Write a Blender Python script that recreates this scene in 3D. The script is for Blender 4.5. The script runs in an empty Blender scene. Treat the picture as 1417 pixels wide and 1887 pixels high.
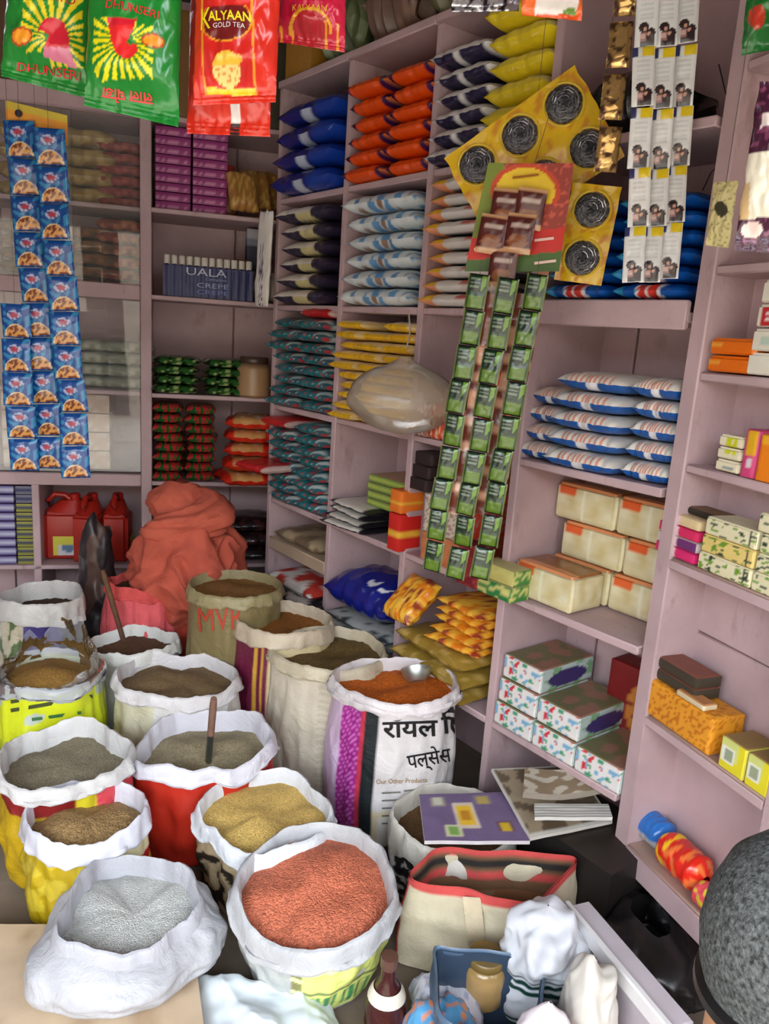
import bpy, math, random
import numpy as np
from mathutils import Vector, Matrix, noise

# ---------------------------------------------------------------- camera, sky, light, exposure
SC = bpy.context.scene
COL = SC.collection
PI = math.pi
W, Hh, FPX = 1417.0, 1887.0, 1419.0
EYE = Vector((0, 0, 1.70))
PITCH, ROLL = math.radians(12.82), math.radians(3.84)
_f = Vector((0, math.cos(PITCH), -math.sin(PITCH)))
_u = Vector((0, math.sin(PITCH), math.cos(PITCH)))
_r = Vector((1, 0, 0))
CR = math.cos(ROLL) * _r + math.sin(ROLL) * _u
CU = -math.sin(ROLL) * _r + math.cos(ROLL) * _u
CF = _f
cam = bpy.data.cameras.new('camera')
cam.sensor_fit = 'VERTICAL'
cam.sensor_height = 36.0
cam.lens = 36.0 * FPX / Hh
cam.clip_start = .02
co = bpy.data.objects.new('camera', cam)
COL.objects.link(co)
co.matrix_world = Matrix(((CR.x, CU.x, -CF.x, EYE.x), (CR.y, CU.y, -CF.y, EYE.y), (CR.z, CU.z, -CF.z, EYE.z), (0, 0, 0, 1)))
SC.camera = co

world = bpy.data.worlds.new('overcast_sky')
SC.world = world
world.use_nodes = True
wb = world.node_tree.nodes['Background']
wb.inputs[0].default_value = (0.86, 0.95, 1.04, 1)
wb.inputs[1].default_value = 6.5
pl = bpy.data.lights.new('shop_front_daylight', 'AREA')      # portal in the open shop front: only guides the sky's light
pl.shape = 'RECTANGLE'; pl.size = 3.3; pl.size_y = 2.55
pl.cycles.is_portal = True
po = bpy.data.objects.new('shop_front_daylight', pl)
COL.objects.link(po)
po.location = (-.05, -.62, 1.27)
po.rotation_euler = (math.radians(90), 0, 0)

SC.view_settings.view_transform = 'Standard'
SC.view_settings.look = 'None'
SC.view_settings.gamma = 1
SC.view_settings.use_curve_mapping = False
SC.view_settings.exposure = 1.1
SC.cycles.max_bounces = 8
SC.cycles.diffuse_bounces = 5
SC.cycles.transparent_max_bounces = 12

# ---------------------------------------------------------------- helpers
def lin(c):
    return tuple(((x / 255) / 12.92 if x <= 10.31 else ((x / 255 + .055) / 1.055) ** 2.4) for x in c[:3])

def mix(a, b, t):
    return tuple(x + (y - x) * t for x, y in zip(a, b))

def nz(x, y=0., z=0.):
    return noise.noise(Vector((x, y, z)))

def hsh(*a):
    return (math.sin(sum((i + 1) * 12.9898 * x for i, x in enumerate(a)) + 3.7) * 43758.5453) % 1.0

def mk(name, rough=.5, spec=.5, nsc=8., namt=.12, bump=None, metal=0., coat=0., alpha=None, voro=None, wear=False):
    """procedural material: colour attribute 'Col' times noise, with a bump"""
    m = bpy.data.materials.new(name); m.use_nodes = True
    nt = m.node_tree; N = nt.nodes; Lk = nt.links
    b = N['Principled BSDF']; out = N['Material Output']
    at = N.new('ShaderNodeAttribute'); at.attribute_name = 'Col'
    tc = N.new('ShaderNodeTexCoord')
    ns = N.new('ShaderNodeTexNoise'); ns.inputs['Scale'].default_value = nsc; ns.inputs['Detail'].default_value = 4
    Lk.new(tc.outputs['Object'], ns.inputs['Vector'])
    mr = N.new('ShaderNodeMapRange'); mr.inputs['From Min'].default_value = .3; mr.inputs['From Max'].default_value = .7
    mr.inputs['To Min'].default_value = 1 - namt; mr.inputs['To Max'].default_value = 1 + namt * .4
    Lk.new(ns.outputs['Fac'], mr.inputs['Value'])
    mx = N.new('ShaderNodeVectorMath'); mx.operation = 'SCALE'
    Lk.new(at.outputs['Color'], mx.inputs[0]); Lk.new(mr.outputs['Result'], mx.inputs['Scale'])
    colout = mx.outputs[0]
    if wear:                                    # brown scuffs and drips where the paint has rubbed off
        mp = N.new('ShaderNodeMapping'); mp.inputs['Scale'].default_value = (1, 1, .35); Lk.new(tc.outputs['Object'], mp.inputs['Vector'])
        w1 = N.new('ShaderNodeTexNoise'); w1.inputs['Scale'].default_value = 11; w1.inputs['Detail'].default_value = 8; w1.inputs['Roughness'].default_value = .7
        Lk.new(mp.outputs[0], w1.inputs['Vector'])
        wr = N.new('ShaderNodeMapRange'); wr.inputs['From Min'].default_value = .58; wr.inputs['From Max'].default_value = .74; wr.inputs['To Max'].default_value = .55
        Lk.new(w1.outputs['Fac'], wr.inputs['Value'])
        wm = N.new('ShaderNodeMix'); wm.data_type = 'RGBA'; wm.inputs['B'].default_value = lin((120, 92, 80)) + (1,)
        Lk.new(wr.outputs['Result'], wm.inputs['Factor']); Lk.new(colout, wm.inputs['A']); colout = wm.outputs['Result']
    if voro:
        vo = N.new('ShaderNodeTexVoronoi'); vo.inputs['Scale'].default_value = voro[0]
        Lk.new(tc.outputs['Object'], vo.inputs['Vector'])
        sp = N.new('ShaderNodeSeparateColor'); Lk.new(vo.outputs['Color'], sp.inputs[0])
        m2 = N.new('ShaderNodeMapRange'); m2.inputs['To Min'].default_value = 1 - voro[1]; m2.inputs['To Max'].default_value = 1 + voro[1]
        Lk.new(sp.outputs[0], m2.inputs['Value'])
        ms = N.new('ShaderNodeVectorMath'); ms.operation = 'SCALE'
        Lk.new(colout, ms.inputs[0]); Lk.new(m2.outputs['Result'], ms.inputs['Scale']); colout = ms.outputs[0]
        bp = N.new('ShaderNodeBump'); bp.inputs['Strength'].default_value = .9; bp.inputs['Distance'].default_value = .004; bp.invert = True
        Lk.new(vo.outputs['Distance'], bp.inputs['Height']); Lk.new(bp.outputs['Normal'], b.inputs['Normal'])
    Lk.new(colout, b.inputs['Base Color'])
    b.inputs['Roughness'].default_value = rough
    b.inputs['Specular IOR Level'].default_value = spec
    b.inputs['Metallic'].default_value = metal
    if coat: b.inputs['Coat Weight'].default_value = coat; b.inputs['Coat Roughness'].default_value = .12
    if bump and not voro:
        kind, sc, st, di = bump
        if kind == 'weave':
            mp = N.new('ShaderNodeTexWave'); mp.wave_type = 'BANDS'; mp.bands_direction = 'X'; mp.inputs['Scale'].default_value = sc
            mq = N.new('ShaderNodeTexWave'); mq.wave_type = 'BANDS'; mq.bands_direction = 'Z'; mq.inputs['Scale'].default_value = sc
            for q in (mp, mq): Lk.new(tc.outputs['Object'], q.inputs['Vector'])
            ad = N.new('ShaderNodeMath'); ad.operation = 'ADD'
            Lk.new(mp.outputs['Fac'], ad.inputs[0]); Lk.new(mq.outputs['Fac'], ad.inputs[1]); h = ad.outputs[0]
        elif kind == 'fold':
            q = N.new('ShaderNodeTexNoise'); q.inputs['Scale'].default_value = sc; q.inputs['Detail'].default_value = 5; q.inputs['Roughness'].default_value = .62; q.inputs['Distortion'].default_value = .8
            Lk.new(tc.outputs['Object'], q.inputs['Vector']); h = q.outputs['Fac']
        elif kind == 'crinkle':
            q = N.new('ShaderNodeTexVoronoi'); q.feature = 'DISTANCE_TO_EDGE'; q.inputs['Scale'].default_value = sc
            wv = N.new('ShaderNodeTexNoise'); wv.inputs['Scale'].default_value = sc * .6
            Lk.new(tc.outputs['Object'], wv.inputs['Vector'])
            va = N.new('ShaderNodeVectorMath'); va.operation = 'MULTIPLY_ADD'; va.inputs[1].default_value = (.06,) * 3
            Lk.new(wv.outputs['Color'], va.inputs[0]); Lk.new(tc.outputs['Object'], va.inputs[2])
            Lk.new(va.outputs[0], q.inputs['Vector']); h = q.outputs['Distance']
        else:
            q = N.new('ShaderNodeTexNoise'); q.inputs['Scale'].default_value = sc; q.inputs['Detail'].default_value = 3
            Lk.new(tc.outputs['Object'], q.inputs['Vector']); h = q.outputs['Fac']
        bp = N.new('ShaderNodeBump'); bp.inputs['Strength'].default_value = st; bp.inputs['Distance'].default_value = di
        Lk.new(h, bp.inputs['Height']); Lk.new(bp.outputs['Normal'], b.inputs['Normal'])
    if alpha is not None:                       # clear plastic or glass: thin sheet, fresnel reflection over transparency
        gl = N.new('ShaderNodeBsdfGlossy'); gl.inputs['Roughness'].default_value = rough
        tr = N.new('ShaderNodeBsdfTransparent')
        df = N.new('ShaderNodeBsdfDiffuse'); Lk.new(colout, df.inputs['Color'])
        fr = N.new('ShaderNodeFresnel'); fr.inputs['IOR'].default_value = 1.5
        if b.inputs['Normal'].links:
            s = b.inputs['Normal'].links[0].from_socket
            for q in (gl, fr, df): Lk.new(s, q.inputs['Normal'])
        m1 = N.new('ShaderNodeMixShader'); m1.inputs[0].default_value = alpha
        Lk.new(tr.outputs[0], m1.inputs[1]); Lk.new(df.outputs[0], m1.inputs[2])
        m2 = N.new('ShaderNodeMixShader'); Lk.new(fr.outputs[0], m2.inputs[0])
        Lk.new(m1.outputs[0], m2.inputs[1]); Lk.new(gl.outputs[0], m2.inputs[2])
        Lk.new(m2.outputs[0], out.inputs['Surface'])
    return m

M = dict(
    paint=mk('lilac_paint', .55, .4, 5, .16, ('noise', 60, .25, .004), wear=True),
    film=mk('plastic_film', .24, .6, 14, .1, ('crinkle', 22, .35, .006)),
    softfilm=mk('soft_plastic', .38, .5, 14, .1, ('crinkle', 16, .3, .006)),
    foil=mk('foil', .2, .6, 14, .1, ('crinkle', 26, .5, .006), metal=.75),
    card=mk('printed_card', .5, .4, 18, .1, ('noise', 90, .12, .002)),
    paper=mk('paper', .8, .2, 12, .12, ('noise', 50, .2, .003)),
    woven=mk('woven_sack', .42, .4, 9, .08, ('fold', 13, .8, .012)),
    cloth=mk('cloth', .9, .15, 14, .16, ('fold', 18, .7, .01)),
    ink=mk('ink', .5, .3, 20, .1),
    grain_fine=mk('fine_grain', .8, .2, 16, .12, voro=(330, .28)),
    grain_mid=mk('grain', .7, .25, 14, .12, voro=(210, .3)),
    rice=mk('rice_grain', .6, .3, 20, .1, voro=(330, .14)),
    metal=mk('dull_metal', .35, .5, 20, .15, ('noise', 80, .1, .002), metal=.9),
    plastic=mk('moulded_plastic', .35, .5, 10, .1, ('noise', 40, .1, .002)),
    wood=mk('wood', .7, .3, 25, .3, ('noise', 70, .3, .003)),
    concrete=mk('concrete', .85, .2, 4, .25, ('noise', 40, .4, .004)),
    foam=mk('speckled_foam', .8, .3, 170, .85, ('noise', 240, .8, .004)),
    wool=mk('steel_wool', .35, .5, 200, .5, ('noise', 260, .9, .006), metal=.85),
    glass=mk('glass', .03, .5, 3, .1, alpha=.05),
    clear=mk('clear_plastic', .12, .5, 10, .1, ('crinkle', 14, .9, .01), alpha=.16),
    haze=mk('cloudy_plastic', .22, .5, 6, .2, ('crinkle', 9, .5, .01), alpha=.42),
    milky=mk('milky_plastic', .3, .5, 10, .1, ('crinkle', 12, .6, .01), alpha=.55),
    skin=mk('tan_leather', .5, .4, 6, .1, ('noise', 60, .1, .002)),
)

_TXT = {}
def text_geo(s, bold=0.):
    if s not in _TXT:
        c = bpy.data.curves.new('txt', 'FONT'); c.body = s; c.resolution_u = 2; c.offset = .022 if s in ('रॉयल', 'िट', 'ALYAAN', 'लाल घोडा') else (.01 if s == 'पल्सेस' else 0.)
        o = bpy.data.objects.new('txt', c); COL.objects.link(o)
        dg = bpy.context.evaluated_depsgraph_get()
        me = bpy.data.meshes.new_from_object(o.evaluated_get(dg))
        vs = [(v.co.x, v.co.y) for v in me.vertices]; fs = [tuple(p.vertices) for p in me.polygons]
        bpy.data.objects.remove(o); bpy.data.curves.remove(c); bpy.data.meshes.remove(me)
        x0 = min(v[0] for v in vs); x1 = max(v[0] for v in vs); y0 = min(v[1] for v in vs); y1 = max(v[1] for v in vs)
        _TXT[s] = ([((x - x0) / (x1 - x0), (y - y0) / (y1 - y0)) for x, y in vs], fs)
    return _TXT[s]

class MB:
    def __init__(self): self.v = []; self.f = []; self.c = []
    def add(self, vs, fs, col):
        n = len(self.v); self.v += [tuple(p) for p in vs]
        self.f += [tuple(i + n for i in q) for q in fs]
        if isinstance(col, list): self.c += col
        else: self.c += [col] * len(fs)
        return self
    def grid(self, fn, nu, nv, col, cu=False, flip=False):
        """fn(u,v)->point for u,v in 0..1; cu: closed in u"""
        mu = nu if cu else nu + 1
        vs = [fn(i / nu, j / nv) for j in range(nv + 1) for i in range(mu)]
        fs = []; cs = []
        if callable(col): vc = [[col(min(max(i / nu, 1e-3), 1 - 1e-3), min(max(j / nv, 1e-3), 1 - 1e-3)) for i in range(nu + 1)] for j in range(nv + 1)]
        for j in range(nv):
            for i in range(nu):
                a = j * mu + i; b = j * mu + (i + 1) % mu
                q = (a, b, b + mu, a + mu)
                fs.append(q[::-1] if flip else q)
                if callable(col):
                    k = [vc[j][i], vc[j][i + 1], vc[j + 1][i + 1], vc[j + 1][i]]
                    cs.append(tuple(k[::-1] if flip else k))
                else: cs.append(col)
        return self.add(vs, fs, cs)
    def box(self, x0, x1, y0, y1, z0, z1, col, ch=.003):
        """box with chamfered edges"""
        ch = min(ch, (x1 - x0) * .3, (y1 - y0) * .3, (z1 - z0) * .3)
        vs = []; ix = {}
        for sx in (0, 1):
            for sy in (0, 1):
                for sz in (0, 1):
                    X = (x0, x1)[sx]; Y = (y0, y1)[sy]; Z = (z0, z1)[sz]
                    ax = ch * (1 - 2 * sx); ay = ch * (1 - 2 * sy); az = ch * (1 - 2 * sz)
                    ix[sx, sy, sz, 0] = len(vs); vs.append((X, Y + ay, Z + az))
                    ix[sx, sy, sz, 1] = len(vs); vs.append((X + ax, Y, Z + az))
                    ix[sx, sy, sz, 2] = len(vs); vs.append((X + ax, Y + ay, Z))
        fs = []; loop = [(0, 0), (1, 0), (1, 1), (0, 1)]
        for s in (0, 1):
            q = [ix[s, a, b, 0] for a, b in loop]; fs.append(q if s else q[::-1])
            q = [ix[a, s, b, 1] for a, b in loop]; fs.append(q[::-1] if s else q)
            q = [ix[a, b, s, 2] for a, b in loop]; fs.append(q if s else q[::-1])
        def nrm(q):
            a, b, c = (Vector(vs[i]) for i in q[:3]); return (b - a).cross(c - a)
        cen = Vector(((x0 + x1) / 2, (y0 + y1) / 2, (z0 + z1) / 2))
        for a in (0, 1):
            for b in (0, 1):
                fs.append([ix[a, b, 0, 0], ix[a, b, 0, 1], ix[a, b, 1, 1], ix[a, b, 1, 0]])
                fs.append([ix[a, 0, b, 0], ix[a, 0, b, 2], ix[a, 1, b, 2], ix[a, 1, b, 0]])
                fs.append([ix[0, a, b, 1], ix[0, a, b, 2], ix[1, a, b, 2], ix[1, a, b, 1]])
        for k in ix:
            if k[3] == 0: fs.append([ix[k[0], k[1], k[2], 0], ix[k[0], k[1], k[2], 1], ix[k[0], k[1], k[2], 2]])
        g = []
        for q in fs:
            m = sum((Vector(vs[i]) for i in q), Vector()) / len(q) - cen
            g.append(tuple(q if nrm(q).dot(m) > 0 else q[::-1]))
        return self.add(vs, g, col)
    def carton(self, w, d, h, paint, n=10, rnd=.003, x=0., y=0., z=0., bulge=0.):
        """printed box standing on z, front at y, x centred; paint(face,u,v) -> colour"""
        def P(fc, u, v):
            a, b = (u - .5) * w, v * h
            k = bulge * math.sin(PI * u) * math.sin(PI * v)
            if fc == 'front': return (a, -k, b)
            if fc == 'back': return (-a, d + k, b)
            if fc == 'right': return (w / 2 + k, u * d, b)
            if fc == 'left': return (-w / 2 - k, (1 - u) * d, b)
            if fc == 'top': return (a, v * d, h + k)
            return (a, (1 - v) * d, 0)
        for fc, (A, B) in dict(front=(w, h), back=(w, h), right=(d, h), left=(d, h), top=(w, d), bottom=(w, d)).items():
            s = max(w, d, h)
            nu = max(2, int(n * A / s)); nv = max(2, int(n * B / s))
            if fc in ('back', 'bottom'): nu = nv = 2
            def fn(u, v, fc=fc):
                p = P(fc, u, v)
                q = [p[0] + x, p[1] + y, p[2] + z]
                # pull edges in a little so that corners read rounded
                e = (abs(p[0]) >= w / 2 - 1e-6) + (p[1] <= 1e-6 or p[1] >= d - 1e-6) + (p[2] <= 1e-6 or p[2] >= h - 1e-6)
                if e >= 2:
                    q[0] += -rnd * (p[0] > 0) + rnd * (p[0] < 0) if abs(p[0]) >= w / 2 - 1e-6 else 0
                    q[1] += rnd if p[1] <= 1e-6 else (-rnd if p[1] >= d - 1e-6 else 0)
                    q[2] += rnd * .5 if p[2] <= 1e-6 else (-rnd if p[2] >= h - 1e-6 else 0)
                return q
            self.grid(fn, nu, nv, lambda u, v, fc=fc: paint(fc, u, v))
        return self
    def tube(self, pts, r, col, n=8, cap=True):
        pts = [Vector(p) for p in pts]; rs = r if isinstance(r, (list, tuple)) else [r] * len(pts)
        vs = []; fs = []
        ref = Vector((0, 0, 1)) if abs((pts[-1] - pts[0]).normalized().z) < .9 else Vector((1, 0, 0))
        for i, p in enumerate(pts):
            t = (pts[min(i + 1, len(pts) - 1)] - pts[max(i - 1, 0)]).normalized()
            a = t.cross(ref).normalized(); b = t.cross(a)
            for k in range(n):
                an = 2 * PI * k / n; vs.append(p + (a * math.cos(an) + b * math.sin(an)) * rs[i])
        for i in range(len(pts) - 1):
            for k in range(n):
                a = i * n + k; b = i * n + (k + 1) % n
                fs.append((a, a + n, b + n, b))
        if cap: fs.append(tuple(range(n))); fs.append(tuple(range(len(vs) - 1, len(vs) - 1 - n, -1)))
        return self.add(vs, fs, col)
    def lathe(self, prof, n, col, x=0., y=0., z=0., sx=1., sy=1.):
        m = len(prof)
        def fn(u, v):
            r, zz = prof[min(int(round(v * (m - 1))), m - 1)]; a = 2 * PI * u
            return (x + r * sx * math.cos(a), y + r * sy * math.sin(a), z + zz)
        return self.grid(fn, n, m - 1, col, cu=True)
    def text(self, s, x0, y0, w, h, fn, col, slant=0.):
        """letters in the box x0,y0,w,h of a 2D chart mapped by fn(a,b)->point"""
        vs, fs = text_geo(s)
        return self.add([fn(x0 + u * w + slant * v, y0 + v * h) for u, v in vs], fs, col)
    def poly(self, pts, fn, col):
        return self.add([fn(*p) for p in pts], [tuple(range(len(pts)))], col)

def build(name, mb, mat, parent=None, loc=(0, 0, 0), rz=0., smooth=.7, rot=None):
    me = bpy.data.meshes.new(name)
    me.from_pydata(mb.v, [], mb.f)
    cs = []
    cache = {}
    for p, c in zip(mb.f, mb.c):
        for k in (c if isinstance(c[0], tuple) else (c,) * len(p)):
            l = cache.get(k)
            if l is None: l = cache[k] = lin(k) + (1.,)
            cs.append(l)
    ca = me.color_attributes.new('Col', 'FLOAT_COLOR', 'CORNER')
    ca.data.foreach_set('color', np.array(cs, dtype=np.float32).ravel())
    me.materials.append(M[mat])
    if smooth:
        me.polygons.foreach_set('use_smooth', [True] * len(me.polygons))
        me.set_sharp_from_angle(angle=smooth)
    me.update()
    o = bpy.data.objects.new(name, me); COL.objects.link(o)
    if parent: o.parent = parent
    o.location = loc; o.rotation_euler = rot if rot else (0, 0, rz)
    return o

def tag(o, label, cat, group=None, kind=None):
    o['label'] = label; o['category'] = cat
    if group: o['group'] = group
    if kind: o['kind'] = kind
    return o

def empty(name, loc, rz=0., rot=None):
    o = bpy.data.objects.new(name, None); COL.objects.link(o)
    o.empty_display_size = .05; o.location = loc; o.rotation_euler = rot if rot else (0, 0, rz)
    return o

def struct(name, mb, mat, parent=None, **k):
    o = build(name, mb, mat, parent, **k)
    if not parent: o['kind'] = 'structure'
    return o

def dup(o, loc=None, rot=None, label=None, group=None, parent=None):
    c = o.copy(); COL.objects.link(c)
    if loc is not None: c.location = loc
    if rot is not None: c.rotation_euler = rot
    if label: c['label'] = label
    if group: c['group'] = group
    if parent: c.parent = parent
    for ch in list(o.children):
        d = dup(ch); d.parent = c
    return c

def ray(px, py):
    return CF + (px - W / 2) / FPX * CR - (py - Hh / 2) / FPX * CU
def at_z(px, py, z):
    d = ray(px, py); return EYE + d * ((z - EYE.z) / d.z)
def at_dist(px, py, t):
    return EYE + ray(px, py) * t
def depth_of(P):
    return (Vector(P) - EYE).dot(CF)

class Frame:
    """a shelving unit's own axes: x to the right along its front, d into it, z up"""
    def __init__(s, deg, k):
        s.a = math.radians(deg); s.k = k
        s.X = Vector((math.cos(s.a), math.sin(s.a), 0)); s.Y = Vector((-math.sin(s.a), math.cos(s.a), 0))
    def w(s, x, d, z): return s.X * x + s.Y * (s.k + d) + Vector((0, 0, z))
    def px(s, px, py, d=0.):
        r = ray(px, py); h = r * ((s.k + d) / r.dot(s.Y)); return h.dot(s.X), EYE.z + h.z
FC = Frame(-52.01, 1.85)      # long middle unit
FR = Frame(-69.14, 1.441)     # right unit
FL = Frame(14.79, 3.98)       # left unit with the glass cabinet
ORD = ['topmost', 'second from top', 'third from top', 'fourth from top', 'fifth from top', 'sixth from top', 'seventh from top',
       'eighth from top', 'ninth from top', 'tenth from top', 'eleventh from top', 'twelfth from top', 'thirteenth from top', 'fourteenth from top', 'fifteenth from top']
# ---------------------------------------------------------------- the room
LIL = (190, 163, 165)
def slab(name, pts, z0, z1, col, mat):
    b = MB(); n = len(pts)
    b.add([(x, y, z0) for x, y in pts] + [(x, y, z1) for x, y in pts],
          [tuple(range(n - 1, -1, -1)), tuple(range(n, 2 * n))] + [(i, (i + 1) % n, n + (i + 1) % n, n + i) for i in range(n)], col)
    return struct(name, b, mat, smooth=None)
def wall(name, p, q, z0, z1, th, col):
    p = Vector((p[0], p[1], 0)); q = Vector((q[0], q[1], 0)); t = (q - p).normalized(); nn = Vector((t.y, -t.x, 0)) * th
    return slab(name, [(p.x, p.y), ((p + nn).x, (p + nn).y), ((q + nn).x, (q + nn).y), (q.x, q.y)], z0, z1, col, 'paint')
DC, DR, DL = .36, .13, .42
cl = FC.w(-3.55, DC + .02, 0); cr_ = FC.w(-1.1, DC + .02, 0)
ll = FL.w(-1.75, DL + .03, 0); lr = FL.w(.9, DL + .03, 0)
rl = FR.w(-1.66, DR + .33, 0); rr = FR.w(.9, DR + .33, 0)
slab('floor', [(-2.6, -.75), (1.9, -.75), (1.9, 5.2), (-2.6, 5.2)], -.12, 0, (122, 108, 94), 'concrete')
slab('ground', [(-14, -14), (14, -14), (14, -.75), (-14, -.75)], -.2, -.1, (176, 166, 150), 'concrete')
slab('ceiling', [(-2.6, -.75), (1.9, -.75), (1.9, 5.2), (-2.6, 5.2)], 3.25, 3.35, (104, 92, 92), 'concrete')
wall('wall_back', ll, lr, 0, 3.25, -.12, LIL)
wall('wall_right', cl + FC.X * -.5, cr_ + FC.X * .2, 0, 3.25, -.12, LIL)
wall('wall_right_front', rl, rr, 0, 3.25, -.12, LIL)
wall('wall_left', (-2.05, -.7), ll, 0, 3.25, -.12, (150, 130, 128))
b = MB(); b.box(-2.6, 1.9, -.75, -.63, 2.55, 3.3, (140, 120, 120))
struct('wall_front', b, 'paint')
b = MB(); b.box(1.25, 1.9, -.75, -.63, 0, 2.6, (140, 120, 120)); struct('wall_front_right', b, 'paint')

def unit(fr, name, label):
    o = empty(name, fr.w(0, 0, 0), fr.a)
    return tag(o, label, 'shelving')
def part(u, name, x0, x1, d0, d1, z0, z1, col=LIL, mat='paint', ch=.004):
    b = MB(); b.box(x0, x1, d0, d1, z0, z1, col, ch); return build(name, b, mat, u)

b = MB(); b.box(-9, 9, -7.3, -7, -.1, 3.7, (150, 136, 120)); struct('wall_sky_block', b, 'concrete')  # unseen wall opposite the shop, added and sized to cut off low sky light

# middle unit: four bays wide
UC = unit(FC, 'shelving_unit', 'long lilac painted wooden shelving full of packets, four bays wide, behind the sacks')
VX = [-3.33, -2.785, -2.257, -1.717, -1.162]
CZ = [2.742, 2.280, 1.812, 1.348, .888, .418]        # top faces of the shelves
for i, x in enumerate(VX[:4]):
    part(UC, 'divider', x, x + (.032 if i < 3 else .034), 0, DC, 0, CZ[0])
for c in range(4):
    x0, x1 = VX[c] + .032, VX[c + 1]
    for r, z in enumerate(CZ):
        th = .026
        if c == 3 and r == 2: part(UC, 'fascia', x0, x1 - .002, -.004, .018, z - .045, z + .03); 
        if r == 0:
            part(UC, 'shelf', x0 - .032, x1, -.01, DC, z, z + .03); continue
        part(UC, 'shelf', x0 + .001, x1 - .001, .002, DC - .001, z - th, z)
    seam = (x0 + x1) / 2 - (.0 if c < 3 else .13)
    part(UC, 'back_panel', x0 - .03, seam - .003, DC - .006, DC + .008, 0, CZ[0], LIL, 'paint', .003)
    part(UC, 'back_panel', seam + .003, x1 + .03, DC - .003, DC + .011, 0, CZ[0], LIL, 'paint', .003)
part(UC, 'shelf', VX[0] + .033, VX[1] - .001, .0, .34, .628, .688, (190, 165, 140))

# right unit: shallow shelves
UR = unit(FR, 'shelving_unit', 'lilac painted wooden shelving with shallow shelves, nearest to the shop front')
RX0, RX1 = -1.643, -1.175
RZ = [2.385, 1.925, 1.665, 1.428, 1.173, .711, .296]
part(UR, 'post', RX0 - .008, RX0 + .047, -.004, DR + .2, .23, 2.85)
part(UR, 'post', RX1, RX1 + .05, -.004, DR, .2, 2.85)
for bay, (x0, x1) in enumerate(((RX0 + .047, RX1), (RX1 + .05, -.45))):
    for r, z in enumerate(RZ):
        part(UR, 'shelf', x0 + .001, x1 - .001, .0, DR, z - .024, z, (170, 140, 128) if r >= 4 else LIL)
        if r >= 4: part(UR, 'fascia', x0 + .001, x1 - .001, -.006, -.0005, z - (.075 if r == 6 else .03), z - .006)
    zz = [.2, .95, 2.85]
    for k in range(2):
        part(UR, 'back_panel', x0 - .03, x1 + .03, DR + .001, DR + .02, zz[k] + .003, zz[k + 1])
part(UR, 'post', -.45, -.4, -.004, DR, 0, 2.85)

# left unit: glass cabinet and open bay
UL = unit(FL, 'shelving_unit', 'lilac painted shelving at the back with glass fronted cabinet and open bay')
LZ = [2.62, 2.217, 1.822, 1.354, .912, .474]
LX = [-1.6, -.222, .66]
part(UL, 'post', LX[1], LX[1] + .052, -.005, .05, 0, 2.7)
part(UL, 'divider', LX[1] + .01, LX[1] + .042, .05, DL, 0, 2.62)
for c, (x0, x1) in enumerate(((LX[0], LX[1] + .01), (LX[1] + .042, LX[2]))):
    for r, z in enumerate(LZ):
        inner = c == 0 and r in (1, 3)
        part(UL, 'shelf', x0 + .001, x1 - .001, .05 if inner else .0, DL - .001, z - .022, z)
    part(UL, 'back_panel', x0 - .02, (x0 + x1) / 2 - .003, DL - .005, DL + .01, 0, 2.7)
    part(UL, 'back_panel', (x0 + x1) / 2 + .003, x1 + .02, DL - .002, DL + .013, 0, 2.7)
part(UL, 'divider', -.735, -.70, 0, DL, .0, .89)
for z0, z1 in ((1.79, 1.86), (.885, .945), (2.6, 2.68)):
    part(UL, 'rail', LX[0], LX[1] - .001, -.006, .022, z0, z1)
part(UL, 'side_panel', LX[0] - .03, LX[0], 0, DL, 0, 2.7)
for z0, z1 in ((.947, 1.788), (1.862, 2.598)):
    for k, (x0, x1) in enumerate(((-1.59, -.52), (-.56, -.226))):
        part(UL, 'glass_pane', x0, x1, .026 + .012 * k, .031 + .012 * k, z0, z1, (225, 235, 230), 'glass', .001)

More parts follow.
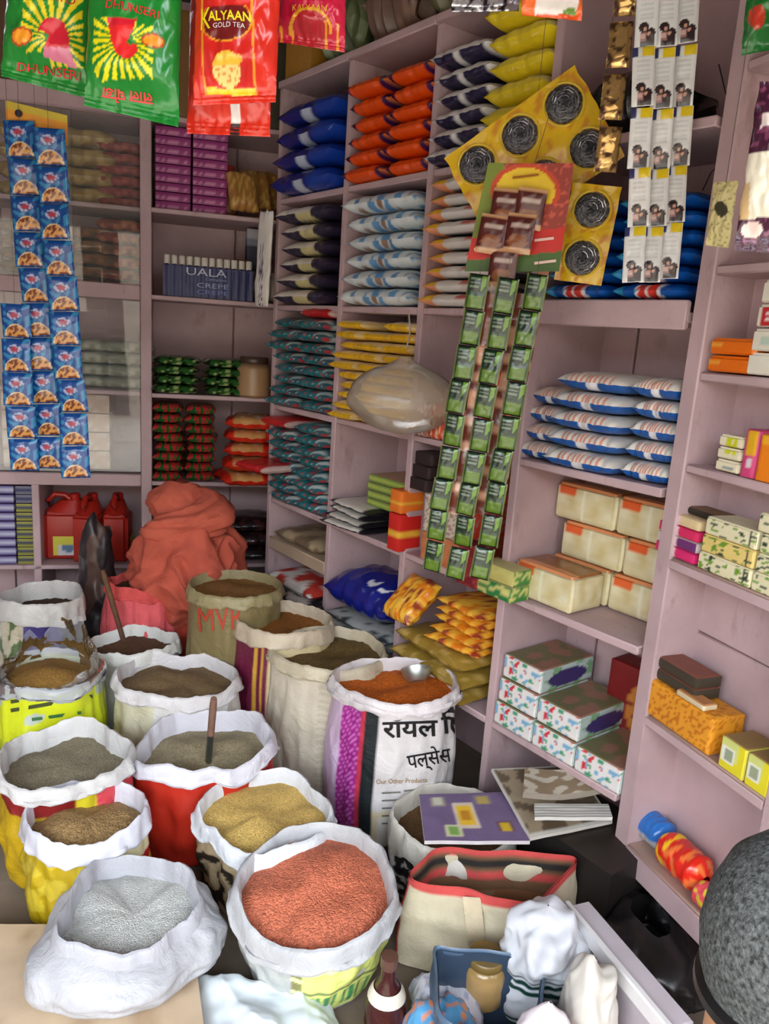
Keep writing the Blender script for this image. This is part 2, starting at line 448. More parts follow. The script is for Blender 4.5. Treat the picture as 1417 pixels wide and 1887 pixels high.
# ---------------------------------------------------------------- sacks of grain
SACKS = {}
def sack(name, label, px, py, hw, z, body, grain, gmat='grain_mid', rim=(226, 224, 224), cuff=.07, seed=0., tilt=0., peak=.03, fill=.05,
         wob=.06, base=.9, bulge=.04, mat='woven', rimmat='woven', hollow=0., group='open sacks of grain on the floor', ell=1., cat='sack', gname='grain', dx=0., nwr=1., thick=.09, z0=0.):
    P = at_z(px, py, z); r = hw * depth_of(P) / FPX
    o = tag(empty(name, (P.x, P.y, 0)), label, cat, group)
    face = math.atan2(EYE.y - P.y, EYE.x - P.x)
    def R(th):
        c, s = math.cos(th), math.sin(th)
        f = (th / (2 * PI) * 8) % 8; i = int(f); q = f - i; q = .55 * q + .45 * q * q * (3 - 2 * q)
        a, b_ = hsh(seed, i % 8), hsh(seed, (i + 1) % 8)
        return r * (1 + wob * 1.5 * ((a + (b_ - a) * q) - .5) + wob * .7 * nz(c * 1.3 + seed, s * 1.3 + seed * 2) + wob * .3 * nz(c * 3 + seed * 3, s * 3))
    def rimz(th, k=1.):
        f = (th / (2 * PI) * 7) % 7; i = int(f); q = f - i
        a, b_ = hsh(seed + 3, i % 7), hsh(seed + 3, (i + 1) % 7)
        return z + wob * r * 1.1 * ((a + (b_ - a) * q) - .5) + .6 * wob * r * nz(math.cos(th) * 1.7 + seed * 5, math.sin(th) * 1.7) * 1.2 + .006 * nz(math.cos(th) * 7 + seed, math.sin(th) * 7) + tilt * math.sin(th) * r
    def S(th, v, off=0.):
        """outer body surface, th measured to the right from the side that faces the shop front, v 0..1 up"""
        t = face + th
        rz_ = rimz(t) - .024
        if v < .1:
            q = v / .1; k = base * (.55 + .45 * math.sin(q * PI / 2)); zz = z0 + .03 * (1 - math.cos(q * PI / 2))
        else:
            q = (v - .1) / .9; k = base + (.955 - base) * q + bulge * math.sin(PI * q); zz = z0 + .03 + (rz_ - .03 - z0) * q
        wr = nwr * .013 * nz(math.cos(t) * 5 + seed, math.sin(t) * 5, v * 4) + nwr * .003 * nz(math.cos(t) * 12 + seed, math.sin(t) * 14, v * 7 + seed)
        q = max(0., (v - .62) / .38)
        rr = R(t) * (k - .022 * min(1., q * 2)) + wr * min(1, v * 5) * (1 - .8 * q) + off
        return (rr * math.cos(t) * ell + dx * (1 - v), rr * math.sin(t), zz)
    m = MB()
    m.grid(lambda u, v: S((u - .5) * 2 * PI, v), 132, 52, lambda u, v: body(u, v), cu=True)
    build('body', m, mat, o, smooth=1.2)
    prof = [(.865, -.14), (.875, -.07), (1 - thick, -.012), (.93, 0.), (.965, -.004), (.99, -.018), (1.01, -.045), (1.03, -cuff), (1.015, -cuff - .006), (.985, -cuff + .01)]
    m = MB()
    def cf(u, v):
        i = v * (len(prof) - 1); a = int(i); b_ = min(a + 1, len(prof) - 1); w = i - a
        k = prof[a][0] * (1 - w) + prof[b_][0] * w; zz = prof[a][1] * (1 - w) + prof[b_][1] * w
        t = 2 * PI * u; zq = rimz(t)
        cw = 1 + .35 * nz(math.cos(t) * 2.2 + seed, math.sin(t) * 2.2, 3.)
        if a >= 4: zz *= cw
        out = max(0, i - 3) / 6
        rr = R(t) * k + (.004 + .009 * out) * nwr * nz(math.cos(t) * 4.5 + seed, math.sin(t) * 6, i * .35) + .002 * nwr * nz(math.cos(t) * 15, math.sin(t) * 15 + seed, i * .3) + bulge * r * .2 * out
        return (rr * math.cos(t) * ell, rr * math.sin(t), zq + zz + .003 * nz(math.cos(t) * 9 + seed, math.sin(t) * 9) * out)
    m.grid(cf, 96, 18, rim if callable(rim) else rim, cu=True)
    build('rolled_rim', m, rimmat, o, smooth=1.3)
    m = MB()
    def gf(u, v):
        t = 2 * PI * u; q = 1 - v
        rr = R(t) * (.895 * q) + .001
        zz = rimz(t) * q + z * (1 - q) - fill + peak * (1 - q * q) + tilt * 0
        zz += .022 * nz(rr * math.cos(t) * 9 + seed, rr * math.sin(t) * 9) * (1 - q ** 4) - hollow * math.exp(-((rr * math.cos(t) - .05) ** 2 + (rr * math.sin(t) + .05) ** 2) / .004)
        return (rr * math.cos(t) * ell, rr * math.sin(t), zz)
    m.grid(gf, 72, 22, grain, cu=True)
    build(gname, m, gmat, o, smooth=1.2)
    SACKS[label] = (o, S, P, r, face)
    SACKS[label] = (o, S, P, r, face); return o, S, r

def plain(c, stain=None):
    def f(u, v):
        return c if not stain or nz(u * 9, v * 4) < .25 else stain
    return f
WHT = (222, 219, 214)

# 1 rice
sack('rice_sack', 'white sack of white rice with wide rolled rim, front corner by the cardboard', 247, 1655, 124, .27, plain((168, 168, 172)), (196, 196, 190), 'rice', rim=(170, 170, 176), cuff=.06, seed=1.3, wob=.16, base=1.3, bulge=.16, fill=.06, peak=.02, nwr=.8, tilt=.12, z0=.1, ell=1.08)
# 2 red lentils
def b2(u, v):
    a = (u - .5) * 2 * PI
    if -.28 < a < -.12 and .12 < v < .82: return (120, 116, 70) if int(v * 18 + u * 40) % 3 else (206, 208, 150)
    if -.12 <= a < 1.5 and .1 < v < .86:
        if v < .42 and int(a * 26) % 2 == 0 and v > .16: return (62, 130, 84)
        if .46 < v < .5: return (120, 130, 80)
        return (206, 214, 120) if v < .75 else (222, 224, 160)
    return (170, 172, 168)
o, S2, r2 = sack('lentil_sack', 'white sack of red lentils with green and yellow print on front', 584, 1622, 148, .285, b2, (192, 106, 78), 'grain_mid', rim=(172, 172, 174), cuff=.05, seed=2.2, wob=.08, base=.74, bulge=.05, peak=.045, fill=.05, tilt=.17, hollow=.02, thick=.1)
# 3 pale yellow dal
def b3(u, v):
    return (44, 36, 30) if nz(u * 26, v * 6, 2.) > .02 and v < .75 else (170, 150, 118)
sack('dal_sack', 'brown and black printed sack of pale yellow split dal', 490, 1488, 121, .30, b3, (214, 178, 102), 'grain_fine', rim=(206, 208, 212), cuff=.05, seed=3.7, wob=.14, tilt=.08, base=.85, peak=.02, fill=.05)
# 4 brown seed
def b4(u, v):
    a = (u - .5) * 2 * PI
    if .55 < v < .68 and a > .25: return (190, 40, 44)
    if v > .68 and a > .2: return (225, 215, 170)
    return (176, 150, 22) if nz(u * 14, v * 7) < .1 else (196, 174, 50)
sack('seed_sack', 'yellow plastic sack of brown seeds with a crinkled silver rim', 160, 1488, 107, .33, b4, (160, 128, 84), 'grain_mid', rim=(208, 208, 218), cuff=.06, seed=4.1, wob=.09, base=.95, mat='film', rimmat='film', peak=.035, fill=.065, nwr=1.2)
# 5 grey grain
sack('grain_sack', 'white rimmed red sack of greyish grain with a stick standing in it', 377, 1362, 124, .36, lambda u, v: (178, 42, 26), (160, 146, 116), 'grain_fine', rim=(206, 204, 212), cuff=.045, seed=5.9, wob=.14, base=.9, peak=.02, fill=.075, mat='softfilm')
# 6
def b6(u, v):
    a = (u - .5) * 2 * PI
    if .05 < a < .3 and v < .8: return (166, 166, 178) if int(v * 30) % 3 else (120, 120, 140)
    if .3 < a < .95 and .7 < v < .78: return (196, 90, 80)
    if a < -.4: return (206, 200, 170)
    return (214, 212, 206)
sack('grain_sack', 'white sack of brownish grain with faint blue stripe, behind the stick sack', 326, 1240, 106, .42, b6, (132, 108, 76), 'grain_fine', rim=(210, 206, 206), cuff=.04, seed=6.6, wob=.13, base=.95, peak=.02, fill=.055)
# 7
def b7(u, v):
    a = (u - .5) * 2 * PI
    if a > .5: return (206, 70, 80)
    if a > .15: return (206, 190, 40)
    return (184, 150, 22) if v < .8 else (130, 30, 30)
sack('grain_sack', 'pink and yellow sack of greyish grain with a crumpled white rim, by the left edge', 112, 1382, 118, .38, b7, (146, 136, 112), 'grain_fine', rim=(204, 202, 200), cuff=.04, seed=7.4, wob=.14, base=.9, peak=.01, fill=.07, nwr=1.8, ell=1.05)
# 8 clear liner
def b8(u, v):
    a = (u - .5) * 2 * PI
    if v > .56: return (214, 224, 40) if nz(u * 10, v * 5) > -.3 else (190, 200, 190)
    if v < .32: return (60, 140, 80) if nz(u * 30, v * 12) > .1 else (206, 214, 206)
    return (190, 204, 40)
o8, S8, r8 = sack('jaggery_sack', 'lime yellow printed sack of brown jaggery with clear plastic liner standing up', 92, 1230, 98, .45, b8, (150, 112, 56), 'grain_fine', rim=(206, 210, 214), cuff=.035, seed=8.8, wob=.07, base=.95, peak=.06, fill=.05, mat='film', rimmat='milky')
# 9
def b9(u, v): return (206, 204, 200)
sack('grain_sack', 'white sack of dark brown powder with a wooden stick, behind the jaggery', 250, 1180, 80, .42, b9, (96, 66, 48), 'grain_fine', rim=(212, 212, 206), cuff=.05, seed=9.2, wob=.12, base=.95, peak=-.02, fill=.05)
# 10
def b10(u, v):
    a = (u - .5) * 2 * PI
    if -.45 < a < .5: return (62, 52, 112)
    if a <= -.45: return (196, 186, 160) if nz(u * 20, v * 8) > -.1 else (90, 110, 70)
    return (40, 36, 56)
sack('grain_sack', 'purple printed sack with white rolled rim, half empty, at the back left', 75, 1092, 72, .55, b10, (70, 44, 30), 'grain_fine', rim=(200, 196, 190), cuff=.09, seed=10.5, wob=.08, base=.95, peak=0, fill=.08)
# 13
def b13(u, v): return (126, 112, 74) if v > .42 else (150, 80, 60)
o13, S13, r13 = sack('flour_sack', 'olive sack of brown flour with red letters, at the back', 433, 1075, 88, .66, b13, (142, 100, 54), 'grain_fine', rim=(150, 138, 100), cuff=.04, seed=13.1, wob=.04, base=.95, peak=.0, fill=.04)
# 14
def b14(u, v):
    a = (u - .5) * 2 * PI
    if -.62 < a < -.56 or -.46 < a < -.42: return (206, 160, 60)
    if a > -.3: return (214, 196, 150)
    return (112, 30, 62)
o14, S14, r14 = sack('spice_sack', 'maroon sack of ochre powder with yellow stripes', 525, 1136, 90, .575, b14, (150, 94, 40), 'grain_fine', rim=(196, 180, 156), cuff=.06, seed=14.9, wob=.06, base=.95, peak=0, fill=.05)
# 15
sack('seed_sack', 'plain cream woven sack of dark brown seeds, beside the royal sack', 605, 1190, 107, .53, lambda u, v: (206, 196, 176) if int(v * 40) % 2 or (u - .5) < -.02 else (190, 180, 160), (104, 82, 44), 'grain_mid', rim=(194, 182, 156), cuff=.045, seed=15.5, wob=.05, base=.95, peak=.0, fill=.045)
# 16 royal
def b16(u, v):
    a = (u - .5) * 2 * PI
    if a < -.98: return (206, 180, 206)
    if a < -.56: return (150, 30, 126) if (int(u * 150) + int(v * 60)) % 3 else (206, 110, 186)
    if a < -.46: return (196, 60, 80)
    if a < -.2: return (34, 40, 42)
    if v < .34: return (222, 206, 170) if v > .29 or a < -.1 else (228, 222, 212)
    return (214, 208, 206)
o16, S16, r16 = sack('pulse_sack', 'tall white sack of orange lentils with purple side stripe and black lettering', 729, 1250, 117, .54, b16, (196, 98, 26), 'grain_mid', rim=(214, 206, 206), cuff=.03, seed=16.2, wob=.06, base=.97, peak=0, fill=.05)
# 17
def b17(u, v): return (36, 34, 36) if nz(u * 30, v * 9, 4.) > -.05 and .1 < v < .8 else (206, 204, 200)
sack('flour_sack', 'small white sack with black print under the purple magazine', 836, 1504, 112, .25, b17, (110, 80, 52), 'grain_fine', rim=(204, 198, 186), cuff=.08, seed=17.7, wob=.08, base=.95, peak=-.01, fill=.06)
# ---------------------------------------------------------------- goods: shared builders
def mesh_of(name, mb, mat, smooth=.9):
    o = build(name, mb, mat, smooth=smooth); me = o.data; bpy.data.objects.remove(o); return me
def inst(name, me, loc, rot, label=None, cat=None, group=None, parent=None):
    o = bpy.data.objects.new(name, me); COL.objects.link(o)
    o.location = loc; o.rotation_euler = rot if isinstance(rot, tuple) else (0, 0, rot)
    if parent: o.parent = parent
    if label: tag(o, label, cat, group)
    return o
def pouch(w, d, h, paint, nx=20, ny=12, seed=0., px=6, py=6., rag=.010, seal=.06):
    """filled packet lying flat: x across, y 0..d into the shelf, resting on z 0; paint(X,Y,top) with X,Y in -1..1"""
    m = MB()
    for top in (1, 0):
        def fn(u, v):
            X = -1 + 2 * u; Y = -math.cos(PI * v)
            a = max(0., 1 - abs(X / (1 - seal * .5)) ** px) if abs(X) < 1 - seal * .5 else 0.
            t = (a ** .5) * (max(0., 1 - abs(Y) ** py) ** .5)
            e = nz(X * 2.2 + seed, Y * 1.5, top + seed) * .16 * h * min(1, t * 2)
            zz = h * .46 + (h * .5 * t if top else -h * .44 * t) - (abs(e) * .8 if top else 0) + rag * .35 * nz(X * 5 + seed, Y * 3) * (1 - t)
            return (X * w / 2 + rag * nz(Y * 3, seed, 2.) * (abs(X) > .8), d / 2 + Y * d / 2 + rag * nz(X * 4 + seed, 5.) * (1 - abs(Y) < .5), zz)
        def cf(u, v):
            return paint(-1 + 2 * u, -math.cos(PI * v), top)
        m.grid(fn, nx, ny, cf, flip=not top)
    return m
def stack(fr, name, meshes, xs, z0, n, dz, d0, label, cat, group, jx=.008, jd=.012, jr=.04, seed=0, cols=None, thick=None):
    """columns of packets, every packet its own object; label has {o} for the place in the stack and {c} for the column"""
    for k, x in enumerate(xs):
        nn = n[k] if isinstance(n, (list, tuple)) else n
        for i in range(nn):
            q = hsh(seed, k, i); q2 = hsh(seed + 5, i, k); q3 = hsh(k + 9, seed, i)
            P = fr.w(x + (q - .5) * 2 * jx, d0 + (q2 - .5) * 2 * jd, z0 + i * dz + .001)
            inst(name, meshes[int(q3 * len(meshes)) % len(meshes)], P, fr.a + (q3 - .5) * 2 * jr,
                 label.format(o=ORD[nn - 1 - i], c=cols[k] if cols else ''), cat, group)

# ---------------------------------------------------------------- middle unit, top row
F = FC
def pm(*k, mat='film', n='packet', **kw): return [mesh_of(n, pouch(*k, seed=s * 3.1 + .7, **kw), mat) for s in range(3)]
def p_blue(X, Y, t):
    if not t and -.1 < X < .15 and Y < -.6: return (190, 200, 220)
    return (22, 34, 120) if X < .2 else (26, 62, 160)
stack(F, 'detergent_packet', pm(.475, .3, .094, p_blue), [-3.045], 2.28, 4, .094, -.05, '{o} of the royal blue packets on the top row', 'packet', 'royal blue packets on the top row', jx=.004, jr=.02)
def p_orange(X, Y, t):
    if abs(abs(X) - .86) < .1 and Y < -.2: return (62, 24, 72)
    if X > .93 or X < -.95: return (226, 120, 50)
    return (236, 84, 14)
stack(F, 'detergent_packet', pm(.245, .3, .063, p_orange), [-2.625, -2.375], 2.28, [6, 6], .062, -.02, '{o} of the bright orange packets, {c} column', 'packet', 'bright orange packets on the top row', cols=['left', 'right'])
def p_navy(X, Y, t):
    if t: return (228, 224, 218)
    return (40, 34, 66) if abs(X) > .1 and abs(X) < .82 else (222, 220, 218)
stack(F, 'detergent_packet', pm(.27, .3, .062, p_navy), [-2.1], 2.28, 6, .062, -.02, '{o} of the navy and white packets beside the orange ones', 'packet', 'navy and white packets on the top row')
def p_yel(X, Y, t):
    if t: return (232, 222, 170) if Y > -.9 else (236, 214, 70)
    return (232, 206, 30)
stack(F, 'detergent_packet', pm(.25, .3, .074, p_yel), [-1.845], 2.28, 6, .073, -.03, '{o} of the yellow and cream packets on the top row', 'packet', 'yellow and cream packets on the top row')

# second row
def p_mix(X, Y, t):
    if t: return (226, 218, 204) if (X < .3 or Y > -.5) else (50, 42, 62)
    return (46, 38, 60) if abs(X - .1) > .3 or nz(X * 6, Y * 4) > .1 else (206, 196, 140)
stack(F, 'flour_packet', pm(.44, .3, .072, p_mix, mat='softfilm', nx=34), [-3.05], 1.812, 6, .070, -.02, '{o} of the dark and cream packets in the corner bay', 'packet', 'dark and cream packets in the corner bay')
def p_sky(X, Y, t):
    k = nz(X * 4.5, Y * 2 + 3 * t)
    if k > .12: return (96, 150, 196)
    if k < -.34 and not t: return (150, 120, 100)
    return (214, 222, 222)
stack(F, 'flour_packet', pm(.455, .3, .072, p_sky, mat='softfilm', nx=40), [-2.505], 1.812, 6, .070, -.02, '{o} of the white packets with light blue waves', 'packet', 'white packets with light blue waves')
def p_rw(X, Y, t):
    if X < -.55: return (236, 190, 40) if t else (226, 150, 110)
    if not t: return (60, 60, 66) if Y > -.75 else (220, 216, 210)
    return (210, 70, 60) if (.1 < X < .6 and -.97 < Y < -.8) else (228, 222, 214)
stack(F, 'flour_packet', pm(.36, .28, .05, p_rw, mat='softfilm', nx=34), [-2.035], 1.812, 9, .048, -.02, '{o} of the slim white packets with yellow end and red print', 'packet', 'slim white packets with yellow ends')
def p_tide(X, Y, t):
    k = (X - .05) ** 2 / .09 + (Y + .9) ** 2 / .05
    if k < 1: return (214, 60, 50) if int(X * 30) % 2 else (236, 236, 240)
    if k < 1.5: return (236, 236, 240)
    return (16, 84, 170) if nz(X * 2, Y) < .1 else (60, 160, 210)
stack(F, 'detergent_packet', pm(.225, .28, .0475, p_tide, nx=34), [-1.53, -1.30], 1.843, [6, 6], .046, .0, '{o} of the blue packets with red and white burst, {c} pile', 'packet', 'blue packets with a red burst', cols=['left', 'right'])
# white packet leaning on the corner divider
m = pouch(.1, .42, .03, lambda X, Y, t: (222, 216, 208) if abs(X) > .35 or Y > .3 or nz(X * 7, Y * 16) < .12 else (60, 56, 92), nx=20, ny=34, seed=4.)
o = build('flour_packet', m, 'softfilm', None, F.w(-3.318, -.055, 1.80), rot=(math.radians(88), 0, F.a + math.radians(8)))
tag(o, 'white packet standing upright against the corner divider, dark print along it', 'packet')

# third row
def p_teal(X, Y, t):
    k = nz(X * 3 + 2 * t, Y * 3 + 7)
    if k > .17: return (206, 218, 214)
    if k < -.38: return (200, 50, 60)
    return (24, 128, 132) if nz(X * 2, 4.) > 0 else (40, 104, 116)
TEAL = pm(.235, .3, .052, p_teal, mat='softfilm')
stack(F, 'salt_packet', TEAL, [-3.165, -2.925], 1.348, [8, 8], .051, -.035, '{o} of the teal packets under the corner bay, {c} pile', 'packet', 'teal packets, upper shelf', cols=['left', 'right'], jd=.02, jr=.07)
def p_red2(X, Y, t): return (206, 36, 40) if abs(X) < .85 else (220, 190, 180)
RED = pm(.25, .28, .05, p_red2)
inst('salt_packet', RED[0], F.w(-2.925, -.02, 1.348 + 8 * .051), F.a, 'red packet lying on top of the upper teal packets', 'packet')
def p_yel2(X, Y, t):
    if abs(X) > .86: return (240, 214, 150)
    return (240, 226, 190) if t and Y > -.93 else (238, 190, 36)
stack(F, 'noodle_packet', pm(.166, .3, .042, p_yel2), [-2.655, -2.495, -2.338], 1.348, [10, 9, 10], .041, -.03, '{o} of the yellow packets, {c} pile', 'packet', 'small yellow packets in three piles', cols=['left', 'middle', 'right'], jd=.02, jr=.09)
def p_wb(X, Y, t):
    if t: return (226, 218, 206) if abs(X) > .55 or (int(X * 26) % 2) or Y > -.86 else (214, 120, 90)
    if -.1 < X < .16 and Y < -.75: return (220, 222, 226)
    return (22, 84, 160) if Y < -.5 else (24, 60, 120)
for q, (x, w, nn, d, lb) in enumerate(((-1.628, .13, 4, .02, 'left'), (-1.437, .25, 5, -.02, 'middle'), (-1.235, .145, 5, .015, 'right'))):
    stack(F, 'salt_packet', pm(w, .26, .06, p_wb, mat='softfilm', nx=40), [x], 1.348, nn, .058, d, '{o} of the blue and white packets, ' + lb + ' pile', 'packet', 'blue and white packets on the middle shelf', jx=.004, jr=.05, seed=q)
# fourth row
stack(F, 'salt_packet', TEAL, [-3.165, -2.925], .888, [7, 8], .051, -.035, '{o} of the lower teal packets, {c} pile', 'packet', 'teal packets, lower shelf', cols=['left', 'right'], seed=3, jd=.02, jr=.07)
inst('salt_packet', RED[1], F.w(-3.2, -.06, .888 + 7 * .051 + .003), F.a + .06, 'larger red packet lying over the lower teal packets', 'packet')
inst('salt_packet', RED[2], F.w(-3.2, -.18, .888 + 3.2 * .047), F.a + .1, 'red packet pushed out in front of the lower teal packets', 'packet')

# cartons
def carton_paint(front, top=None, side=None, band=None, spots=None, sc=20., thr=.12):
    def f(fc, u, v):
        c = {'front': front, 'top': top or front, 'left': side or front, 'right': side or front}.get(fc, front)
        if fc in ('front', 'left', 'right'):
            if band and band[0] < v < band[1]: return band[2]
            if spots and nz(u * sc, v * sc * .5, hsh(len(fc)) * 9) > thr: return spots
        return c
    return f
def cart(name, fr, x, d, z, w, dp, h, paint, label, cat='box', group=None, rz=0., mat='card', n=12, bulge=0., rnd=.003, tapes=None):
    m = MB().carton(w, dp, h, paint, n=n, rnd=rnd, bulge=bulge)
    o = build(name, m, mat, None, fr.w(x, d, z + .0005), fr.a + rz)
    return tag(o, label, cat, group)
# soap cartons with green sides, stacked in the second bay
for i in range(4):
    cart('soap_box', F, -2.44 + .006 * (i % 2), .05, .888 + .115 + i * .034, .24, .2, .033, carton_paint((96, 140, 60), (196, 160, 126), (110, 140, 70), (.35, .6, (180, 190, 90))),
         ORD[3 - i] + ' of the flat green soap boxes in the second bay', 'box', 'flat green soap boxes', rz=.05 * hsh(i))
def p_disc(X, Y, t): return (218, 212, 200) if (t and abs(X) < .8) else (34, 30, 36)
stack(F, 'dish_bar_packet', pm(.3, .22, .03, p_disc, mat='softfilm'), [-2.60], .888, 4, .029, -.035, '{o} of the black and white packets below the green boxes', 'packet', 'black and white packets in the second bay', jr=.12)
for i, (c, h) in enumerate((((206, 40, 34), .15), ((232, 120, 40), .09))):
    cart('spice_box', F, -2.262, -.035, .888 + (0, .152)[i], .075, .12, h, carton_paint(c, None, None, (.4, .55, (236, 180, 60))), ['red upright box at the divider', 'orange box standing on the red upright box'][i], 'box')
# third bay of the fourth row
cart('carton', F, -2.01, .0, .888, .25, .2, .11, carton_paint((206, 128, 84), (216, 160, 120), (196, 60, 40), None, (190, 110, 70)), 'plain orange brown carton at the bottom of the pile', 'carton')
cart('carton', F, -2.01, .0, .999, .25, .2, .145, carton_paint((214, 200, 184), (206, 196, 180), (196, 56, 40), None, (150, 120, 110), 40.), 'cream speckled carton with red end on the brown carton', 'carton', n=26)
for i in range(3):
    cart('biscuit_box', F, -1.97 + .012 * i, .03, 1.145 + i * .036, .21 - .02 * i, .15, .035, carton_paint((218, 204, 178), (206, 186, 150), (200, 80, 60)), ORD[2 - i] + ' of the thin cream boxes on the speckled carton', 'box', 'thin cream boxes on the speckled carton', rz=.1 * (hsh(i) - .5))
for i in range(3):
    cart('tin_box', F, -2.165 + .01 * i, -.012, 1.145 + i * .05, .10, .1, .048, carton_paint((46, 34, 34), (60, 46, 40), None, (.4, .6, (90, 60, 50))), ORD[2 - i] + ' of the small dark boxes at the divider', 'box', 'small dark boxes at the divider')
cart('tea_box', F, -1.80, -.075, .888, .105, .07, .15, carton_paint((120, 24, 34), (90, 20, 26), None, (.3, .7, (140, 40, 46)), (150, 60, 60)), 'dark red box standing in front below the green sachets', 'box')
for i in range(2):
    cart('soap_box', F, -1.673 + .004 * i, -.07, .888 + i * .056, .16, .09, .054, carton_paint((40, 120, 60) if i == 0 else (200, 190, 110), (196, 190, 130), (60, 130, 60), None, (206, 200, 120), 9., .1), ['green and yellow box', 'cream yellow box on the green one'][i] + ' below the green sachets', 'box')
# wrapped soaps, fourth bay
def p_wrap(fc, u, v):
    if fc == 'front' and v > .72 and .08 < u < .34: return (222, 96, 44)
    if fc == 'top': return (150, 96, 48) if v > .2 else (214, 140, 90)
    if fc == 'front' and abs(u - .5) < .03: return (232, 228, 200)
    k = nz(u * 5, v * 5, len(fc))
    return mix((206, 190, 140), (224, 216, 180), .5 + k)
WRP = [mesh_of('wrapped_soap', MB().carton(.243, .16, .122, p_wrap, n=24, rnd=.008, bulge=.006), 'film') for _ in range(1)]
spots = []
for j in range(3):
    for i in range(2 if j < 2 else 2):
        spots.append((-1.545 + i * .25 - .004 * j + .04 * (j == 1), .19, .888 + j * .125))
spots += [(-1.55, .02, .888), ]
wl = ['bottom left back', 'bottom right back', 'middle left', 'middle right', 'top left', 'top right', 'front single']
for k, (x, d, z) in enumerate(spots):
    inst('wrapped_soap', WRP[0], F.w(x, d, z + .001), F.a + .02 * (hsh(k) - .5), wl[k] + ' pack of the yellowish cellophane wrapped soap pile', 'soap pack', 'yellowish wrapped soap packs')
# fifth row: blue bag, grey packets, orange packets, tissue boxes
m = pouch(.46, .32, .2, lambda X, Y, t: (226, 226, 232) if (t and .12 < X < .42 and abs(Y + .62 - .9 * abs(X - .27)) < .09) or (.5 < X < .9 and abs(Y + .45 + .2 * math.sin(X * 14)) < .05 and t) else (26, 34, 128), nx=70, ny=44, seed=2., px=3, py=2.4, rag=.012)
o = build('detergent_bag', m, 'film', None, F.w(-2.5, -.04, .515), rot=(math.radians(3), 0, F.a)); tag(o, 'large shiny dark blue bag with white lettering in the second bay', 'bag')
stack(F, 'flour_packet', pm(.44, .28, .047, lambda X, Y, t: (176, 176, 172) if nz(X * 4, Y * 3, t) > -.1 else (60, 70, 74), mat='softfilm'), [-2.5], .418, 2, .046, -.02, '{o} of the grey white packets under the blue bag', 'packet', 'grey white packets under the blue bag')
for k, (x, d, z, c1, c2, t) in enumerate(((-3.05, .0, .69, (170, 150, 120), (120, 100, 80), 'brown paper packet lying on the low corner shelf'), (-2.96, -.07, .43, (40, 38, 44), (200, 190, 180), 'black and white packet below the low corner shelf'), (-3.0, -.06, .49, (190, 60, 50), (220, 214, 206), 'red and white packet on the black one in the corner'))):
    m = pouch(.4, .3, .07, lambda X, Y, t_, c1=c1, c2=c2: c1 if nz(X * 3, Y * 3, z) < .1 else c2, seed=k + 5.)
    o = build('packet', m, 'softfilm', None, F.w(x, d, z), F.a); tag(o, t, 'packet')
def p_or(X, Y, t):
    k = nz(X * 4, Y * 3, t)
    return (226, 130, 30) if k > .1 else ((236, 180, 60) if k > -.2 else (150, 60, 40))
stack(F, 'noodle_packet', pm(.26, .25, .036, p_or), [-1.87], .418 + .2, 5, .035, -.04, '{o} of the orange noodle packets in the third bay', 'packet', 'orange noodle packets', jr=.12)
def p_kh(X, Y, t): return (150, 122, 50) if nz(X * 5, Y * 4, t) < .15 else (190, 160, 90)
stack(F, 'pasta_packet', pm(.42, .28, .068, p_kh, nx=28), [-1.98], .418, 3, .066, -.07, '{o} of the khaki packets under the orange noodles', 'packet', 'khaki packets in the third bay', jr=.08)
m = pouch(.16, .2, .09, p_or, nx=24, ny=18, seed=8.); o = build('snack_packet', m, 'film', None, F.w(-2.13, -.075, .63), rot=(math.radians(40), 0, F.a)); tag(o, 'puffed orange snack packet leaning at the left divider of the third bay', 'packet')
def p_tis(fc, u, v):
    if fc in ('front', 'left'):
        k = nz(u * 7 + 3, v * 4 + 1)
        if k > .34: return (206, 50, 56)
        if k < -.32: return (70, 150, 110)
        if nz(u * 9, v * 5, 5.) > .3: return (120, 170, 200)
        return (222, 218, 214)
    if fc == 'right':
        if ((u - .5) / .36) ** 2 + ((v - .45) / .36) ** 2 < 1: return (58, 44, 96)
        return (176, 190, 186) if nz(u * 6, v * 4) > -.1 else (120, 160, 120)
    return (150, 110, 90) if nz(u * 3, v * 5, 8.) > .0 else (116, 110, 76)
TIS = mesh_of('tissue_box', MB().carton(.172, .27, .085, p_tis, n=40, rnd=.004), 'card')
k = 0
tl = ['bottom left', 'bottom middle', 'bottom right', 'second layer left', 'second layer middle', 'top']
for j, cnt in enumerate((3, 2, 1)):
    for i in range(cnt):
        inst('tissue_box', TIS, F.w(-1.592 + i * .176 + .004 * j, .0 + .006 * j, .418 + j * .0865 + .001), F.a, tl[k] + ' box of the stepped floral tissue box pile', 'tissue box', 'floral tissue boxes'); k += 1
cart('carton', F, -1.3, .23, .418, .2, .1, .3, lambda fc, u, v: (190, 120, 50) if (u - .7) ** 2 + (v - .55) ** 2 < .09 and nz(u * 30, v * 30) > -.2 else (120, 26, 26), 'dark red box with golden round print behind the tissue boxes', 'box', n=24)
